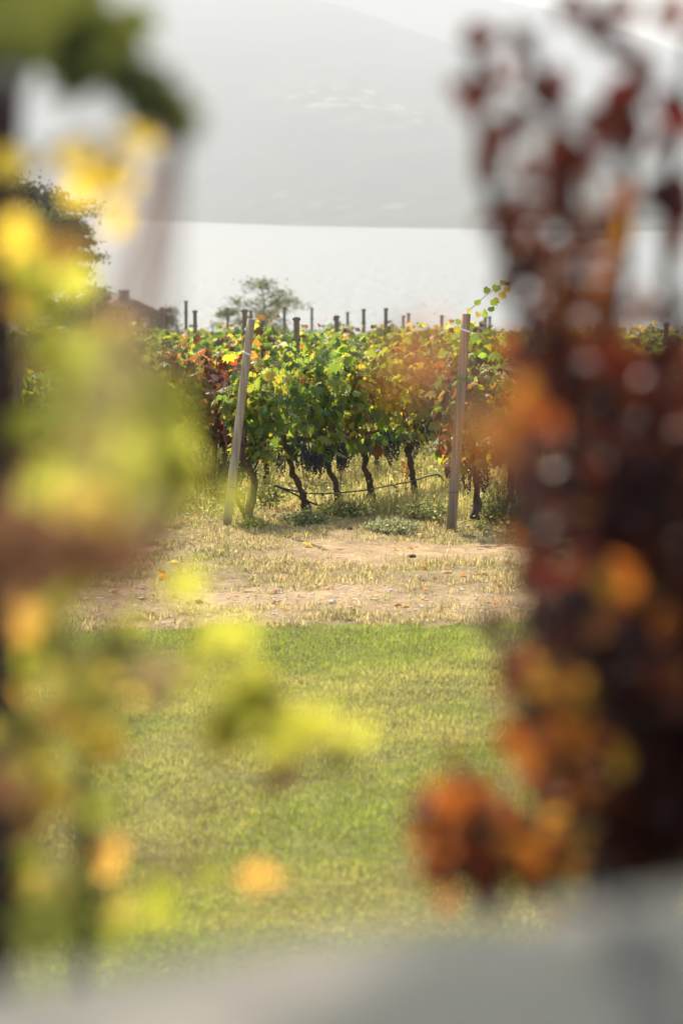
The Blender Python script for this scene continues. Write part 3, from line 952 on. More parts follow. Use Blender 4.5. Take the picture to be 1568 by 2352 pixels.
N = 350000
Y = np.sqrt(rng.uniform(7.5 ** 2, 17.25 ** 2, N)); X = rng.uniform(-1, 1, N) * (.19 * Y + .35)
ok = Y < edge_y(X) + rng.normal(0, .10, N)
X, Y = X[ok], Y[ok]
dry = fbm(X * .8, Y * .8, 33) + .25 * (fbm(X * 4, Y * 4, 35) - .5)
c = col_mix(len(X), [(.165, .205, .045), (.185, .22, .05), (.15, .19, .04)], [3, 3, 2])
cd = col_mix(len(X), [(.31, .27, .11), (.28, .255, .095), (.34, .29, .13)], [2, 2, 1])
tan_ = .16 * np.exp(-((Y - 14.2) / 1.6) ** 2 - ((X - .4) / 1.3) ** 2) - .10 * np.exp(-((Y - 11.3) / 1.0) ** 2 - (X / .9) ** 2)
wd = np.clip((dry + tan_ - .44) * 3.6, 0, .7)[:, None] * np.clip((16.6 - Y) / 1.2, .1, 1)[:, None]
wd = np.clip(wd + rng.normal(0, .15, wd.shape), 0, 1)
c = c * (1 - wd) + cd * wd
cl_ = fbm(X * 3.3, Y * 2.4, 37, 3)
c = c * (.58 + .56 * cl_)[:, None]
blades(X, Y, rng.uniform(.012, .045, len(X)) * (.4 + 1.2 * cl_), rng.uniform(.0028, .005, len(X)), rng.uniform(.1, .7, len(X)), c, 'lawn_grass', 'green lawn grass with dry patches in front of the track', 'grass')

N = 170000
Y = rng.uniform(16.9, 23.5, N); X = rng.uniform(-1, 1, N) * (.165 * Y + .3)
d = dirt_amount(X, Y)
cl = fbm(X * 4.2, Y * 5.5, 41, 3)
ok = (rng.random(N) < (1 - d) ** 1.6 * np.clip((cl - .42) * 8, .03, 1) + .012) & (Y > edge_y(X))
X, Y, d, cl = X[ok], Y[ok], d[ok], cl[ok]
gr = fbm(X * .7 + 3, Y * .9, 51)
c = np.where((rng.random((len(X), 1)) < np.clip((gr - .42) * 3.5, .12, .75)[:, None]),
             col_mix(len(X), [(.13, .155, .05), (.10, .13, .04), (.16, .17, .06)], [1, 1, 1]),
             col_mix(len(X), [(.33, .27, .15), (.29, .23, .12), (.25, .21, .10), (.38, .32, .19)], [2, 2, 2, 1]))
blades(X, Y, rng.uniform(.015, .06, len(X)) * (.6 + cl), rng.uniform(.004, .008, len(X)), rng.uniform(.3, 1.1, len(X)), c, 'dry_grass', 'sparse dry grass on the sandy track before the vines', 'grass')

# taller growth below the vines
N = 150000
Y = rng.uniform(21.2, 44, N); X = rng.uniform(-1, 1, N) * (.16 * Y + .3)
rel = ((X - S0[0]) * ROW[1] - (Y - S0[1]) * ROW[0])          # distance across the rows
start = ((X - S0[0]) * ROW[0] + (Y - S0[1]) * ROW[1])
front = S0[1] + (DS[1] / DS[0]) * (X - S0[0])
per_ = abs(DS[0] * ROW[1] - DS[1] * ROW[0])
ph = (rel / per_ + .5) % 1 - .5                               # 0 on a row
cl = fbm(X * 2.2, Y * 2.2, 61, 3)
hgt = (.05 + .17 * np.clip((cl - .4) * 4, 0, 1)) * np.clip((Y - front + .3) / 1.4, .12, 1)
ok = (rng.random(N) < np.clip((cl - .25) * 3, .15, 1)) & (Y > front - .7 + rng.normal(0, .25, N))
X, Y, cl, hgt = X[ok], Y[ok], cl[ok], hgt[ok]
c = np.where(rng.random((len(X), 1)) < .5, col_mix(len(X), [(.19, .20, .055), (.15, .17, .04), (.23, .22, .075)], [1, 1, 1]), col_mix(len(X), [(.38, .31, .15), (.32, .27, .11), (.44, .37, .20)], [1, 1, 1]))
blades(X, Y, hgt * rng.uniform(.4, 1.25, len(X)), rng.uniform(.004, .009, len(X)), rng.uniform(.1, .8, len(X)), c, 'row_grass', 'tall pale grass and weeds between the vine rows', 'grass')

# leafy low weeds among the grass
N = 26000
Y = rng.uniform(21.4, 36, N); X = rng.uniform(-1, 1, N) * (.15 * Y + .3)
cl = fbm(X * 1.7 + 9, Y * 1.7, 71, 3)
front = S0[1] + (DS[1] / DS[0]) * (X - S0[0])
ok = (rng.random(N) < np.clip((cl - .38) * 4, .03, 1)) & (Y > front - .35 + rng.normal(0, .2, N))
X, Y, cl = X[ok], Y[ok], cl[ok]; N = len(X)
hh = rng.uniform(.01, .20, N) * np.clip((cl - .3) * 4, .2, 1.2) * np.clip((Y - front[ok] + .4) / 1.2, .2, 1)
pp = np.stack([X, Y, ground_z(X, Y) + hh], -1)
V, T, C = leaf_cloud(pp, rng.normal(0, .6, (N, 3)) + (0, .2, .8), rng.normal(0, 1, (N, 3)) + (0, 0, .3), rng.uniform(.02, .05, N),
                     col_mix(N, [(.17, .19, .06), (.21, .21, .07), (.13, .16, .05), (.30, .26, .12)], [2, 2, 1, 1]), OV, OVT, np.full(N, .5))
tag(link('row_weeds', make_mesh('row_weeds', V, [T], M['grass'], C)), 'low leafy weeds growing among the grass between the rows', 'weeds', kind='stuff')

# fallen leaves below the vines and a few blown onto the track
N = 520
kk = rng.integers(-2, 2, N); tt = rng.uniform(0, 9, N)
q = np.array([row_start(k) + ROW * t for k, t in zip(kk, tt)]) + rng.normal(0, .28, (N, 2))
lo_ = rng.random(N) < .16
q[lo_, 0] = rng.uniform(-3, 3, lo_.sum()); q[lo_, 1] = rng.uniform(17.6, 21.8, lo_.sum())
pp = np.stack([q[:, 0], q[:, 1], ground_z(q[:, 0], q[:, 1]) + .022], -1)
V, T, C = leaf_cloud(pp, rng.normal(0, .35, (N, 3)) + (0, 0, 1), rng.normal(0, 1, (N, 3)), rng.uniform(.04, .085, N),
                     col_mix(N, [(.22, .09, .03), (.15, .065, .03), (.27, .15, .05), (.30, .20, .07)], [3, 3, 2, 2]), GS, GST, rng.uniform(.4, 1.6, N))
tag(link('fallen_leaves', make_mesh('fallen_leaves', V, [T], M['leaf'], C)), 'dry reddish leaves fallen on the ground below the vines', 'fallen leaves', kind='stuff')

# small stones on the track
mb = MB()
n = 0
while n < 1500:
    y = rng.uniform(17.15, 22); x = rng.uniform(-1, 1) * (.15 * y + .2)
    dd = float(dirt_amount(np.array([x]), np.array([y]))[0])
    if rng.random() > dd * np.exp(-((y - 18) / 1.3) ** 2) + .02: continue
    s = rng.uniform(.004, .012) * (1.8 if rng.random() < .06 else 1)
    V = ICO_V * np.array((s * rng.uniform(.8, 1.6), s * rng.uniform(.8, 1.4), s * rng.uniform(.25, .5))) * rng.uniform(.85, 1.15, (len(ICO_V), 1))
    mb.add(V + np.array((x, y, float(ground_z(x, y)) + s * .15 + (float(fbm(x * 4, y * 4, 21)) - .5) * .05)), t=ICO_F)
    n += 1
tag(link('pebbles', mb.mesh('pebbles', M['stone'])), 'pale pebbles strewn over the sandy wheel track', 'pebbles', kind='stuff')

def lump(name, u, v, s, mat, label, cat):
    p = PG(u, v)
    V = ICO_V * np.array(s) * rng.uniform(.75, 1.25, (len(ICO_V), 1)) + np.array((0, 0, s[2] * .4))
    o = link(name, make_mesh(name, V, [ICO_F], mat)); o.location = p
    return tag(o, label, cat)
lump('soil_clod', 812, 1216, (.06, .05, .022), M['clod'], 'dark clod of soil on the headland between the end posts', 'soil clod')
lump('stone', 946, 1281, (.035, .03, .022), M['clod'], 'small brown stone on bare earth left of the right post', 'stone')
lump('stone', 457, 1385, (.032, .028, .02), M['clod'], 'dark rounded stone on the track left of centre', 'stone')
lump('stone', 762, 1385, (.03, .03, .018), M['stone'], 'pale stone in the middle of the pebbly track', 'stone')

# bushy weeds one can tell apart
def weed(u, v, w, h, n, cols, label, name='weed', lean=.7, leafy=.6, dY=0):
    p = PG(u, v); p[1] += dY; p[2] = float(ground_z(p[0], p[1]))
    o = empty(name, p); tag(o, label, 'weed', 'weeds along the row ends')
    mb = MB(); LP, LN, LT, LS, LC = [], [], [], [], []
    for i in range(n):
        a = rng.uniform(0, 6.28); r = math.sqrt(rng.random()) * w
        hh = h * (1 - .55 * (r / w) ** 2) * rng.uniform(.6, 1.1)
        b = np.array((math.cos(a) * r * .35, math.sin(a) * r * .35, -.01)); t = np.array((math.cos(a) * r, math.sin(a) * r, hh))
        mid = (b + t) / 2 + np.array((0, 0, hh * .12))
        mb.tube([b, mid, t], (.0022, .0018, .001), 3, cap=False)
        for j in range(int(10 * leafy) + 4):
            s = rng.uniform(.15, 1)
            q = b * (1 - s) ** 2 + 2 * mid * s * (1 - s) + t * s * s
            LP.append(q); LN.append((rng.normal(), rng.normal(), rng.uniform(0, 1.5))); LT.append((rng.normal(), rng.normal(), rng.uniform(-.2, 1)))
            LS.append(rng.uniform(.018, .042)); LC.append(np.array(cols[rng.integers(len(cols))]) * rng.uniform(.75, 1.3))
    link('stems', mb.mesh('stems', M['cane']), o)
    sh = OV * np.array((.55, 1))
    V, T, C = leaf_cloud(np.array(LP), np.array(LN), np.array(LT), np.array(LS), np.array(LC), sh[::1], OVT, np.full(len(LP), .4))
    tag(link('leaves', make_mesh('leaves', V, [T], M['grass'], C), o), kind='stuff')
    return o
G1 = [(.085, .115, .04), (.11, .14, .05), (.075, .10, .045)]
G2 = [(.19, .21, .12), (.22, .235, .14), (.16, .185, .095)]
G3 = [(.17, .20, .05), (.21, .22, .07), (.14, .18, .045)]
weed(478, 1160, .5, .8, 330, G1, 'tall bushy dark weed left of the pale end post', 'bushy_weed', dY=1.6)
weed(612, 1165, .22, .42, 70, G1 + G3, 'upright leafy weed right of the V-shaped trunk', 'bushy_weed')
weed(900, 1222, .33, .13, 170, G2, 'low grey-green weed mat between the two end posts', 'weed_mat')
weed(700, 1205, .30, .15, 120, G1 + G2, 'low green weed patch under the loose hose end', 'weed_mat')
weed(980, 1195, .32, .26, 120, G2 + G3, 'pale feathery weed left of the right end post', 'feathery_weed')
weed(1150, 1200, .34, .42, 150, G1, 'dark bushy weed right of the right end post', 'bushy_weed')
weed(1215, 1190, .38, .5, 120, G1, 'bushy weed half hidden behind the purple shrub', 'bushy_weed', dY=.4)
weed(575, 1215, .20, .11, 60, G3, 'small straw-green weed at the foot of the V-shaped trunk', 'weed_mat')
weed(790, 1185, .35, .16, 120, G1 + G3, 'green weed at the foot of the leaning trunk', 'weed_mat')
weed(930, 1115, .09, .34, 14, [(.26, .06, .02), (.30, .09, .02)], 'slim seedling with red leaves before the second-last trunk', 'red_seedling', leafy=.3)
# a dry stalk on the bare earth
p0 = PG(1050, 1235)
tag(link('dry_stalk', MB().tube(spline([PG(1020, 1232) + (0, 0, .02), PG(1080, 1236) + (0, 0, .03), PG(1135, 1246) + (0, 0, .015)], 10), .004, 4).mesh('dry_stalk', noise_mat('straw', (.42, .36, .18), (.5, .44, .24), bump=0))), 'pale dry stalk lying at the foot of the right end post', 'stalk')

# ------------------------------------------------------------------ house, trees and bushes beyond the vineyard
HY = 250.0
def house():
    apex = P(307, 687, HY)
    base = float(ground_z(apex[0], HY))
    o = empty('house', (apex[0], HY, base), R(20)); tag(o, 'brown low-roofed house with chimney beyond the vineyard at the left', 'house')
    H = apex[2] - base; W, L, eave = 3.7, 11.0, H - 1.75
    mb = MB(); mb.add([(-W, 0, 0), (W, 0, 0), (W, 0, eave), (0, 0, H - .25), (-W, 0, eave), (-W, L, 0), (W, L, 0), (W, L, eave), (0, L, H - .25), (-W, L, eave)],
                      q=[(0, 4, 9, 5), (1, 6, 7, 2), (0, 1, 2, 4), (5, 9, 7, 6)], t=[(4, 2, 3), (9, 8, 7)])
    link('wall', mb.mesh('wall', M['house_wall']), o)
    rf = MB()
    for sgn in (-1, 1):
        e = (sgn * (W + .7), eave - .33)
        V = []
        for y in (-.8, L + .8):
            V += [(0, y, H), (e[0], y, e[1]), (e[0], y, e[1] - .22), (0, y, H - .22)]
        rf.add(V, q=[(0, 1, 5, 4), (3, 7, 6, 2), (1, 2, 6, 5), (0, 3, 2, 1), (4, 5, 6, 7)])
    r_o = link('roof', rf.mesh('roof', M['house_roof']), o)
    c = MB().box(-.95, -.1, 1.2, 2.2, H - 1.2, H + .7); c.box(-1.03, -.02, 1.12, 2.28, H + .7, H + .86)
    link('chimney', c.mesh('chimney', M['chimney']), r_o)
    for x in (-2.2, .6):
        w_o = link('window', MB().box(x, x + 1.7, -.06, .05, eave - 1.5, eave - .2).mesh('window', M['window_frame']), o)
        link('pane', MB().box(x + .12, x + 1.58, -.09, -.061, eave - 1.38, eave - .32).mesh('pane', M['pane']), w_o)
house()

def tree(name, u, v_top, Y, spread, n_limb, leaf_n, leaf_s, cols, label, conifer=False, base_drop=0, seed=1, puff=.55):
    top = P(u, v_top, Y); bz = float(ground_z(top[0], Y))
    o = empty(name, (top[0], Y, bz)); tag(o, label, 'tree')
    H = top[2] - bz
    lr = np.random.default_rng(seed)
    tr = MB()
    tp = spline([(0, 0, -.1), (.15 * lr.normal(), .15 * lr.normal(), H * .35), (.2 * lr.normal(), .2 * lr.normal(), H * .7), (0, 0, H * .97)], 12)
    tr.tube(tp, np.linspace(H * .022, H * .004, 12), 8, wob=.1)
    LP, LN, LT, LS, LC = [], [], [], [], []
    for i in range(n_limb):
        s = lr.uniform(.25, .97)
        a = lr.uniform(0, 6.28)
        st = tp[int(s * 11)]
        prof = (math.sin(math.pi * min(1, (s - .12) / .9)) ** .7 if not conifer else (1.05 - s) ** .6)
        ln = spread * prof * lr.uniform(.6, 1.12)
        up = lr.uniform(.0, .55) if not conifer else lr.uniform(-.25, .15)
        en = st + np.array((math.cos(a) * ln, math.sin(a) * ln, ln * up))
        if en[2] > H: en[2] = H - lr.uniform(0, .3)
        mid = (st + en) / 2 + np.array((0, 0, .08 * ln))
        tr.tube([st, mid, en], (H * .006, H * .004, H * .0015), 4, cap=False)
        pr = spread * puff * lr.uniform(.5, 1.1)
        shade = lr.uniform(.7, 1.25)
        n = int(leaf_n / n_limb)
        for c_, r_, k in ((en, pr, n * 2 // 3), (mid, pr * .8, n // 3)):
            q = lr.normal(0, .42, (k, 3)) * np.array((r_, r_, r_ * (.55 if not conifer else .35)))
            LP.append(c_ + q)
            LC.append(np.array(cols)[lr.integers(len(cols), size=k)] * lr.uniform(.7, 1.3, (k, 1)) * shade)
    LP = np.concatenate(LP); LC = np.concatenate(LC); k = len(LP)
    LN = lr.normal(0, 1, (k, 3)) + (0, 0, .6); LT = lr.normal(0, 1, (k, 3))
    V, T, C = leaf_cloud(LP, LN, LT, lr.uniform(.6, 1.4, k) * leaf_s, LC, OV[[0, 1, 3, 5, 6, 7, 9, 11]] if False else OV, OVT, np.full(k, .4))
    link('trunk', tr.mesh('trunk', M['tree_bark'], True), o)
    tag(link('crown', make_mesh('crown', V, [T], M['tree_leaf'], C), o), kind='stuff')
    return o
PINE = [(.055, .065, .024), (.07, .08, .03), (.042, .05, .022), (.085, .09, .033)]
OLIVE = [(.17, .175, .11), (.21, .21, .135), (.14, .15, .09)]
tree('pine_tree', 55, 412, 132, 3.1, 64, 19000, .20, PINE, 'broad dark green tree rising left of the house', seed=3, puff=.5)
tree('pine_tree', -60, 450, 140, 3.2, 40, 6000, .18, PINE, 'dark tree cut by the left edge of the photo', seed=8, puff=.42)
tree('conifer_tree', 172, 462, 128, 2.0, 44, 6500, .15, [(.05, .07, .03), (.07, .085, .03), (.085, .09, .03)], 'narrow conifer with drooping boughs between dark tree and house', conifer=True, seed=5, puff=.42)
tree('olive_tree', 596, 640, 118, 1.5, 30, 3400, .11, OLIVE, 'pale grey-green round tree behind the left end post', seed=11, puff=.5)
tree('olive_tree', 668, 682, 124, 1.3, 20, 1500, .10, OLIVE, 'lower pale tree joined to the right side of the round one', seed=14, puff=.5)
tree('olive_tree', 515, 705, 121, 1.0, 18, 1400, .11, OLIVE, 'small pale bush at the left foot of the round tree', seed=16, puff=.5)
tree('shrub', 384, 704, 200, 1.2, 20, 1600, .17, PINE, 'small dark bush at the right corner of the house', seed=21)
tree('shrub', 222, 668, 170, 2.4, 34, 4200, .18, PINE, 'dark leafy bush covering the left end of the house roof', seed=23)

# ------------------------------------------------------------------ terrace wall in the foreground
CAP_Z = CAM_Z - .353
def on_plane(u, v, z):
    d = ray(u, v); s = (z - CAM_Z) / d[2]
    return np.array((0, 0, CAM_Z)) + d * s
wl, wr = on_plane(0, 2245, CAP_Z), on_plane(1568, 2030, CAP_Z)
wd_ = unit(wr - wl); wang = math.atan2(wd_[1], wd_[0])
mid_w = (wl + wr) / 2
w_o = empty('terrace_wall', (mid_w[0], mid_w[1], 1.5), wang)
tag(w_o, 'low grey concrete wall with coping slabs at the bottom edge', 'wall')
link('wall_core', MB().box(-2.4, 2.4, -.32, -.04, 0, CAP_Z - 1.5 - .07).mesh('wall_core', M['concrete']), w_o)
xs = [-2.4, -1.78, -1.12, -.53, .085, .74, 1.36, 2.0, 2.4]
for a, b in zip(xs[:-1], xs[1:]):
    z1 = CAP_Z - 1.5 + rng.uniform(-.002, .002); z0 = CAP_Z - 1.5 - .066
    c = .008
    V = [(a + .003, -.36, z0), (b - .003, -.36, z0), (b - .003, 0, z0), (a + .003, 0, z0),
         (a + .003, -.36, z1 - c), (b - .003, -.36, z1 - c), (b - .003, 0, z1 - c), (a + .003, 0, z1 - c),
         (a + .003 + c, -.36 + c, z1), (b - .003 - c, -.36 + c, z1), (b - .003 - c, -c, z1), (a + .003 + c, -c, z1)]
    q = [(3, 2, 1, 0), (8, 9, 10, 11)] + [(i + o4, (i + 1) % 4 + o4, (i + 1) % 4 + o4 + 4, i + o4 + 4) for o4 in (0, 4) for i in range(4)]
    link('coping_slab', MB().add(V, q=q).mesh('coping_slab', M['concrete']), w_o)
tr_ = MB().box(-8, 8, -9, .62, 1.2, 1.66)
tag(link('terrace', tr_.mesh('terrace', M['terrace'])), kind='structure')

# ------------------------------------------------------------------ foreground grapevine on the left
def nearest_on(lines, p):
    b = None
    for ln in lines:
        d = np.linalg.norm(ln - p, axis=1); i = int(d.argmin())
        if b is None or d[i] < b[0]: b = (d[i], ln[i], ln, i)
    return b
def PN(u, v, d): return P(u, v, d * 1.75)
fv_base = PN(120, 2352, 1.45); fv_base[2] = 1.6
fv = empty('grapevine', fv_base)
tag(fv, 'close blurred grapevine with yellow and green leaves at the left edge', 'grapevine')
fvb = np.array(fv_base)
main = spline([fvb + (0, 0, -.05), PN(185, 2200, 1.42), PN(195, 1900, 1.40), PN(180, 1650, 1.38), PN(110, 1300, 1.35), PN(40, 900, 1.33), PN(30, 450, 1.32), PN(60, 50, 1.30), PN(90, -260, 1.28)], 40)
canes = [main]
for pts in ([(180, 1650, 1.38), (330, 1560, 1.32), (520, 1560, 1.28), (700, 1640, 1.25), (800, 1740, 1.24)],
            [(110, 1300, 1.35), (230, 1180, 1.28), (350, 1100, 1.22), (420, 1150, 1.2)],
            [(60, 1000, 1.33), (180, 900, 1.25), (330, 850, 1.22)],
            [(30, 450, 1.32), (140, 330, 1.25), (260, 330, 1.2), (300, 420, 1.18)],
            [(60, 50, 1.3), (200, 60, 1.2), (330, 170, 1.15), (420, 260, 1.13)],
            [(195, 1900, 1.4), (330, 1950, 1.36), (480, 2000, 1.32), (590, 2030, 1.3)],
            [(40, 900, 1.33), (90, 700, 1.26), (140, 560, 1.22)],
            [(190, 1900, 1.4), (90, 1820, 1.34), (40, 1720, 1.3)]):
    canes.append(spline([PN(*q) for q in pts], 16))
link('trunk', MB().tube(main - fvb, np.linspace(.011, .0045, 40), 8, wob=.1).mesh('trunk', M['bark'], True), fv)
for c in canes[1:]:
    link('cane', MB().tube(c - fvb, np.linspace(.004, .002, len(c)), 6).mesh('cane', M['cane'], True), fv)
NEAR_COL = {'lime': (.235, .245, .04), 'yellow': (.50, .38, .05), 'green': (.18, .205, .03), 'dark': (.038, .046, .012), 'orange': (.40, .24, .06), 'brown': (.058, .031, .02), 'cream': (.30, .24, .13), 'olive': (.19, .175, .04)}
NEAR_MESH = {}
for k, c in NEAR_COL.items():
    for j in range(3):
        V = curved(GL, rng.uniform(.1, .8), rng.uniform(.1, .5), .07, rng.uniform(0, 6))
        NEAR_MESH[(k, j)] = make_mesh('near_leaf_' + k, V - np.array((0, .36, 0)), [GLT], M['near_leaf'], np.array(c) * rng.uniform(.9, 1.1))
pet = MB()
NEAR_SCALE = 1.04
def near_leaf(u, v, d, s, k, ang=None, face=None):
    """ang: direction of the tip in the picture plane, degrees clockwise from down; face: how far it is turned from us"""
    s *= NEAR_SCALE
    p = PN(u, v, d)
    ang = rng.uniform(-70, 70) if ang is None else ang
    face = rng.uniform(-.7, .7) if face is None else face
    n = np.array((face, -1, rng.uniform(-.8, .15)))
    t = np.array((-math.sin(R(ang)), .15 * rng.normal(), -math.cos(R(ang))))
    Rm = frames(np.array([n]), np.array([t]))[0]
    q = p - fvb
    o = link('leaf', NEAR_MESH[(k, int(rng.integers(3)))], fv)
    o.matrix_basis = Matrix([[*(Rm[0] * s), q[0]], [*(Rm[1] * s), q[1]], [*(Rm[2] * s), q[2]], [0, 0, 0, 1]])
    st = q - Rm[:, 1] * s * .36
    b = nearest_on(canes, st + fvb)
    e = b[1] - fvb
    pet.tube([st, (st + e) / 2 + np.array((0, 0, .01)), e], .0013, 4, cap=False)

LEAVES = [
    # leaves in the upper corner, overhead shade painted in by their dark colour
    (110, 30, 1.15, .085, 'dark', 20, .2), (230, 110, 1.15, .075, 'dark', -40, .1), (360, 225, 1.13, .062, 'dark', -60, .3), (30, 90, 1.2, .08, 'dark', 30, 0), (170, 190, 1.16, .05, 'dark', 10, .9), (140, 60, 1.25, .07, 'dark', -10, .2), (200, 20, 1.2, .06, 'dark', 70, 0),
    (20, 30, 1.25, .08, 'dark', 0, 0), (300, 190, 1.14, .05, 'dark', -50, .2), (120, 130, 1.3, .05, 'dark', 0, .5), (415, 290, 1.12, .045, 'dark', -30, .3), (400, 265, 1.13, .05, 'dark', -50, .5),
    (240, 405, 1.2, .048, 'yellow', -80, .6), (180, 360, 1.2, .035, 'yellow', -20, .8), (310, 315, 1.18, .028, 'yellow', -30, .9), (25, 380, 1.25, .04, 'yellow', 20, .5), (285, 420, 1.19, .035, 'yellow', -90, .5),
    # down the left side
    (50, 540, 1.1, .034, 'yellow', 30, .5), (120, 580, 1.1, .034, 'orange', -20, .4), (60, 620, 1.3, .065, 'green', 10, .3), (120, 680, 1.28, .06, 'lime', -10, .4), (20, 700, 1.3, .05, 'orange', 0, .4), 
    (270, 860, 1.2, .075, 'lime', -40, .3), (140, 830, 1.2, .07, 'cream', 10, .3), (330, 900, 1.2, .055, 'lime', -60, .2), (180, 960, 1.22, .075, 'green', 0, .2), (350, 1000, 1.2, .065, 'lime', -30, .3), (250, 800, 1.2, .06, 'yellow', -10, .5), (100, 1000, 1.25, .07, 'green', 20, .2),
    (390, 1130, 1.2, .065, 'lime', -20, .3), (280, 1090, 1.2, .055, 'yellow', 0, .4), (200, 1060, 1.22, .06, 'orange', 20, .3), (90, 1070, 1.25, .06, 'brown', 0, .3), (360, 1060, 1.2, .06, 'green', -40, .1), (420, 1080, 1.2, .045, 'lime', -30, .3), (300, 1150, 1.2, .05, 'orange', 10, .5),
    (150, 1225, .78, .056, 'brown', 10, .1), (260, 1255, .78, .056, 'brown', -60, .2), (40, 1190, .8, .056, 'brown', 10, .2), (60, 1290, .8, .056, 'brown', 30, .2), (180, 1300, .8, .035, 'olive', -10, .2), (310, 1210, .8, .03, 'brown', -70, .4),
    (40, 1430, 1.3, .06, 'orange', 20, .4), (20, 1520, 1.3, .06, 'lime', 0, .3), (110, 1400, 1.35, .05, 'green', 0, .5), (130, 1520, 1.35, .05, 'olive', -10, .5),
    # the low spray reaching to the middle
    (490, 1485, 1.25, .06, 'lime', -70, .5), (560, 1470, 1.25, .045, 'lime', -80, .6), (365, 1580, 1.25, .052, 'cream', -10, .3), (350, 1540, 1.27, .045, 'cream', 20, .4),
    (560, 1640, 1.22, .07, 'lime', -30, .2), (660, 1690, 1.22, .07, 'lime', -60, .2), (740, 1680, 1.22, .055, 'lime', -70, .3), (600, 1580, 1.22, .045, 'lime', -20, .5), (785, 1745, 1.22, .032, 'dark', -60, .2), (640, 1790, 1.24, .04, 'brown', -30, .7), (520, 1700, 1.22, .05, 'olive', 0, .4), 
    (60, 1750, 1.3, .055, 'yellow', 30, .3), (120, 1830, 1.3, .045, 'yellow', -20, .4), (30, 1680, 1.3, .06, 'lime', 10, .3), (140, 1640, 1.35, .05, 'orange', -30, .5), (180, 1690, 1.3, .04, 'yellow', -40, .6), (20, 1850, 1.3, .06, 'green', 0, .2),
    (255, 1960, 1.35, .038, 'orange', -20, .5), (590, 2015, 1.35, .036, 'orange', -30, .3), (370, 2070, 1.38, .05, 'green', -70, .4), (280, 2090, 1.38, .045, 'olive', -50, .4), (60, 1980, 1.35, .05, 'green', 10, .4), (240, 1540, 1.33, .04, 'yellow', 0, .6), (30, 2090, 1.3, .07, 'dark', 0, .2), (90, 2150, 1.35, .06, 'dark', 30, .3),
]
for (u, v, d, s_, k, a_, f_) in LEAVES:
    if k == 'brown' and 1150 < v < 1330: v += 40
    near_leaf(u, v, d, s_ * .8, k, a_, f_)
    if k != 'dark':
        near_leaf(u + rng.normal(0, 55), v + rng.normal(0, 55), d + rng.uniform(-.05, .2), s_ * rng.uniform(.45, .7), k if rng.random() < .65 else ('lime', 'green', 'olive', 'brown')[rng.integers(4)])
for _ in range(22):
    v = rng.uniform(1000, 2150); u = rng.uniform(-160, 40)
    near_leaf(u, v, rng.uniform(1.3, 1.7), rng.uniform(.05, .09), ('green', 'dark', 'brown', 'lime', 'olive', 'orange')[rng.integers(6)])
for _ in range(22):
    near_leaf(rng.uniform(-20, 300), rng.uniform(1370, 2160), rng.uniform(1.0, 1.4), rng.uniform(.03, .052), ('olive', 'green', 'dark', 'olive', 'dark', 'brown', 'green')[rng.integers(7)])
for _ in range(14):
    near_leaf(rng.uniform(60, 400), rng.uniform(800, 1180), rng.uniform(1.0, 1.3), rng.uniform(.03, .05), ('lime', 'green', 'lime', 'lime', 'yellow')[rng.integers(5)])
for _ in range(13):
    near_leaf(rng.uniform(90, 390), rng.uniform(810, 1180), rng.uniform(.9, 1.2), rng.uniform(.036, .05), ('lime', 'green', 'lime', 'lime', 'yellow', 'cream')[rng.integers(6)])
for _ in range(4):
    near_leaf(rng.uniform(0, 330), rng.uniform(-20, 170), rng.uniform(1.1, 1.25), rng.uniform(.04, .055), 'dark')
tag(link('petioles', pet.mesh('petioles', M['cane']), fv), kind='stuff')

# stake of the near vine, just inside the left edge
q0, q1 = P(-22, 2352, 2.3), P(-18, -300, 2.25); q0[2] = 1.55
tag(link('stake', MB().tube(np.linspace(q0, q1, 8), .017, 10, wob=.05).mesh('stake', M['twig'], True)), 'dark blurred wooden stake along the left edge', 'stake')

# ------------------------------------------------------------------ foreground shrub on the right
def PS(u, v, d): return P(u, v, d * 1.17)
sb = PS(1420, 2300, 2.15); sb[2] = 1.6
ps = empty('shrub', sb)
tag(ps, 'large blurred dark purple shrub with orange leaves on the right', 'shrub')
sbv = np.array(sb)
def S(pts, n=20): return spline([PS(*q) for q in pts], n)
br = []
stems = [
    ([(1400, 2250, 2.15), (1330, 1900, 2.1), (1240, 1500, 2.05), (1230, 1100, 2.0), (1200, 760, 2.0), (1130, 480, 1.98), (1095, 250, 1.97), (1090, 80, 1.97)], .009),
    ([(1420, 2250, 2.15), (1380, 1800, 2.15), (1330, 1300, 2.1), (1300, 900, 2.1), (1290, 650, 2.05), (1310, 430, 2.05), (1240, 200, 2.0), (1210, 80, 2.0)], .010),
    ([(1450, 2250, 2.2), (1440, 1700, 2.2), (1400, 1200, 2.15), (1400, 800, 2.15), (1440, 500, 2.1), (1430, 300, 2.1), (1480, 180, 2.05), (1360, 60, 2.0), (1310, -20, 2.0)], .010),
    ([(1480, 2250, 2.25), (1520, 1700, 2.2), (1530, 1200, 2.2), (1540, 800, 2.2), (1530, 500, 2.15), (1560, 250, 2.15), (1590, 60, 2.1)], .010),
    ([(1400, 2200, 2.1), (1250, 1950, 2.0), (1120, 1900, 1.95), (980, 1880, 1.9)], .005),
    ([(1390, 2150, 2.1), (1200, 2020, 2.0), (1080, 2010, 1.95), (1000, 2040, 1.9)], .005),
    ([(1330, 1900, 2.1), (1250, 1700, 2.0), (1190, 1580, 1.95), (1160, 1490, 1.92)], .005),
    ([(1240, 1500, 2.05), (1200, 1250, 1.7), (1120, 1000, 1.45), (960, 870, 1.28), (910, 780, 1.25)], .004),
    ([(1480, 2250, 2.3), (1620, 1700, 2.3), (1640, 1100, 2.3), (1640, 600, 2.3)], .011),
]
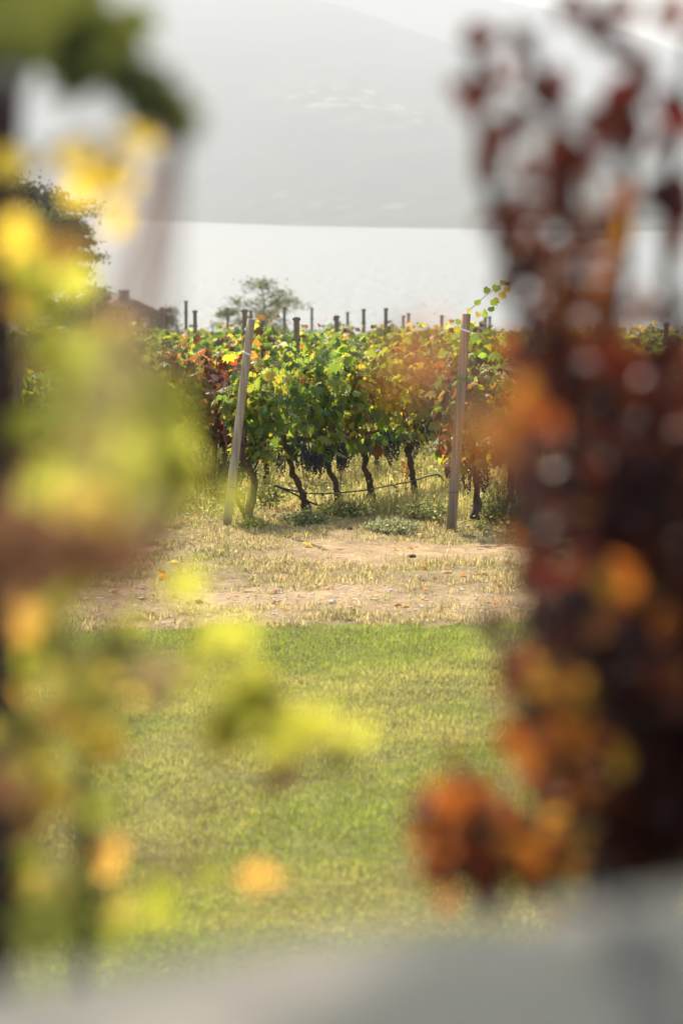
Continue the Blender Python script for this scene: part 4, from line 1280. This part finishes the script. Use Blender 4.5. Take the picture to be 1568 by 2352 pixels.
for pts, r in stems:
    ln = S(pts, 30); br.append(ln)
    link('branch', MB().tube(ln - sbv, np.linspace(r * 1.3, r * .45, 30), 7, wob=.08).mesh('branch', M['twig'], True), ps)
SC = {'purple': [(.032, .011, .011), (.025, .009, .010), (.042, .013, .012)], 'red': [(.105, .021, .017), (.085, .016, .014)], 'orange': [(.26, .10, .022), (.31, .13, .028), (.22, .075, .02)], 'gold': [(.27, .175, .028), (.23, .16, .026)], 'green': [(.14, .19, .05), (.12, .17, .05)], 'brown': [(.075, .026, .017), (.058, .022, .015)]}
SHRUB_MESH = {}
for k, cs in SC.items():
    for j, c in enumerate(cs):
        V = curved(OV, rng.uniform(.2, 1.0), rng.uniform(.0, .3), .03, rng.uniform(0, 6)) - np.array((0, .5, 0))
        SHRUB_MESH[(k, j)] = make_mesh('shrub_leaf_' + k, V, [OVT], M['shrub_leaf'], c)
twigs = MB()
bulk = dict(p=[], n=[], t=[], s=[], c=[])
n_single = [0]
def shrub_leaf(u, v, d, s, k, single=True, ang=None, face=None):
    s *= 1.08
    p = PS(u, v, d) - sbv
    a = rng.uniform(0, 360) if ang is None else ang
    f = rng.uniform(-1.2, 1.2) if face is None else face
    n = np.array((f, -1, rng.uniform(-.7, .6)))
    t = np.array((math.sin(R(a)), .3 * rng.normal(), math.cos(R(a))))
    if ang is None and rng.random() < .28:
        n = np.array((rng.normal(0, .35), rng.normal(-.1, .35), 1.0)); t = np.array((rng.normal(), rng.normal(), -.2))
    if single and n_single[0] < 300:
        n_single[0] += 1
        ks = SHRUB_MESH[(k, int(rng.integers(len(SC[k]))))]
        Rm = frames(np.array([n]), np.array([t]))[0]
        o = link('leaf', ks, ps)
        o.matrix_basis = Matrix([[*(Rm[0] * s), p[0]], [*(Rm[1] * s), p[1]], [*(Rm[2] * s), p[2]], [0, 0, 0, 1]])
    else:
        c = SC[k][rng.integers(len(SC[k]))]
        bulk['p'].append(p - unit(t) * s * .5); bulk['n'].append(n); bulk['t'].append(t); bulk['s'].append(s); bulk['c'].append(c)
    st = p - unit(t) * s * .5
    b = nearest_on(br, st + sbv)
    if rng.random() < .5 or single:
        e = b[1] - sbv
        twigs.tube([st, (st * .6 + e * .4) + np.array((0, 0, .006)), e], (.0009, .0014, .0018), 3, cap=False)
# sparse leaves against mountain and lake
for (u, v, s, k, a, f) in [(1105, 85, .034, 'brown', 55, .6), (1200, 95, .03, 'brown', -20, .5), (1095, 225, .036, 'brown', 50, .3), (1130, 195, .025, 'brown', 70, .8), (1255, 215, .042, 'purple', -25, .5), (1195, 280, .034, 'brown', 0, .6), (1125, 350, .034, 'brown', -25, .3),
                           (1105, 385, .025, 'brown', 20, .8), (1310, 15, .03, 'purple', 40, .3), (1360, 65, .03, 'purple', -20, .6), (1420, 235, .045, 'red', 20, .2), (1410, 265, .035, 'purple', 60, .3), (1470, 165, .03, 'brown', -10, .6), (1440, 25, .03, 'brown', 70, .9), (1560, 265, .04, 'red', -50, .3),
                           (1300, 370, .04, 'purple', 80, .3), (1340, 360, .03, 'red', 90, .5), (1460, 310, .03, 'purple', 10, .7), (1540, 460, .045, 'purple', -35, .2), (1380, 330, .03, 'purple', 70, .5), (1280, 420, .035, 'purple', 0, .3), (1270, 335, .03, 'brown', 10, .8), (1450, 130, .025, 'brown', -60, .6),
                           (1390, 30, .025, 'brown', 60, 1), (1555, 30, .03, 'brown', 10, .8), (1520, 330, .028, 'brown', 30, .8), (1215, 400, .028, 'brown', -60, .8), (1180, 170, .022, 'brown', 30, .9)]:
    shrub_leaf(u, v, rng.uniform(1.95, 2.1), s * 1.3, k, ang=a, face=f * .7)
    shrub_leaf(u + rng.normal(0, 22), v + rng.normal(0, 22), rng.uniform(2.0, 2.15), s * rng.uniform(.8, 1.2), 'purple', ang=a + rng.normal(0, 40), face=f)
# clustered regions: centre u, v, half size, count, leaf size, colours, distance, single?
REG = [
    (1165, 500, 60, 55, 11, .034, 'purple purple brown', (1.95, 2.1), True),
    (1220, 600, 70, 70, 17, .034, 'purple purple brown red', (1.95, 2.15), True),
    (1290, 520, 90, 90, 10, .034, 'orange brown purple', (1.95, 2.15), True),
    (1390, 470, 70, 60, 8, .036, 'orange gold brown', (1.95, 2.1), True),
    (1360, 590, 50, 80, 11, .034, 'brown red orange', (1.95, 2.15), True),
    (1400, 730, 80, 70, 14, .036, 'orange orange brown', (1.95, 2.1), True),
    (1270, 720, 70, 90, 18, .034, 'purple brown brown orange', (2.0, 2.2), True),
    (1540, 490, 35, 50, 4, .036, 'purple brown', (2.0, 2.2), True),
    (1560, 760, 30, 60, 5, .036, 'brown purple', (2.0, 2.2), True),
    (935, 840, 55, 85, 8, .019, 'orange orange orange', (.95, 1.1), True),
    (1115, 960, 45, 110, 9, .022, 'gold gold orange', (1.0, 1.2), True),
    (1190, 1000, 70, 150, 15, .036, 'brown gold brown orange', (1.7, 1.95), True),
    (1220, 850, 60, 90, 20, .036, 'brown red brown purple', (1.9, 2.1), True),
    (1170, 1530, 25, 70, 6, .034, 'red', (1.85, 1.95), True),
    (1260, 1580, 80, 70, 22, .036, 'gold orange gold', (1.85, 2.0), True),
    (1240, 1690, 80, 70, 24, .036, 'orange orange gold', (1.85, 2.0), True),
    (1330, 1760, 80, 80, 14, .036, 'gold orange brown', (1.9, 2.0), True),
    (1215, 1330, 45, 110, 10, .034, 'brown red orange', (1.9, 2.1), True),
    (1420, 1340, 65, 65, 8, .038, 'gold orange', (1.85, 2.0), True),
    (1530, 1500, 40, 110, 8, .038, 'orange brown', (1.9, 2.0), True),
    (1250, 1180, 60, 100, 10, .036, 'red brown orange', (1.9, 2.1), True),
    (1080, 1870, 110, 60, 28, .036, 'orange orange gold', (1.9, 2.05), True),
    (1050, 1960, 100, 70, 30, .036, 'orange orange brown', (1.9, 2.05), True),
    (1110, 2000, 60, 50, 12, .036, 'red red orange', (1.88, 2.0), True),
    (1220, 1960, 90, 90, 34, .034, 'orange gold brown', (1.95, 2.1), True),
    (960, 1850, 35, 50, 4, .032, 'brown red', (1.9, 2.0), True),
    (1300, 2040, 40, 40, 5, .034, 'green', (1.95, 2.1), True),
    (1080, 1750, 60, 60, 4, .03, 'brown', (1.9, 2.0), True),
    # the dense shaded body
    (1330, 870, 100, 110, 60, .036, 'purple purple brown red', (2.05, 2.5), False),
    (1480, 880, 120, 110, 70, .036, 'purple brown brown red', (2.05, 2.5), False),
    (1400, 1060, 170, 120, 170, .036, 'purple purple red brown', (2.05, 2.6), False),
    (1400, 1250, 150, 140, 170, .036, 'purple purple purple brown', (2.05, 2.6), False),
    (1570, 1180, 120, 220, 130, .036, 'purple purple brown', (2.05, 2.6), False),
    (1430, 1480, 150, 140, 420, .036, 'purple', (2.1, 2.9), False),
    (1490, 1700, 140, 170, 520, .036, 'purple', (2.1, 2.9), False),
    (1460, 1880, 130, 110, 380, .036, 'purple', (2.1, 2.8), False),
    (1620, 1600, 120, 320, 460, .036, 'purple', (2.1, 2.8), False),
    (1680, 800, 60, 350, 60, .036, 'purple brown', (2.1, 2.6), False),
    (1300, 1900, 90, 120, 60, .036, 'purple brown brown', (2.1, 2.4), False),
]
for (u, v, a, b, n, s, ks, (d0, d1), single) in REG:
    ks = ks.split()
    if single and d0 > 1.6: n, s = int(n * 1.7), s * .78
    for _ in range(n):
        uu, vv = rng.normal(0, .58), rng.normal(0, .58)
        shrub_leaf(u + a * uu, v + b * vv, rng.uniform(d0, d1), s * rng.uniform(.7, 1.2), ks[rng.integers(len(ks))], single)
V, T, C = leaf_cloud(np.array(bulk['p']), np.array(bulk['n']), np.array(bulk['t']), np.array(bulk['s']), np.array(bulk['c']), OV, OVT, rng.uniform(.2, 1, len(bulk['p'])))
tag(link('foliage', make_mesh('foliage', V, [T], M['shrub_leaf'], C), ps), kind='stuff')
tag(link('twigs', twigs.mesh('twigs', M['twig']), ps), kind='stuff')
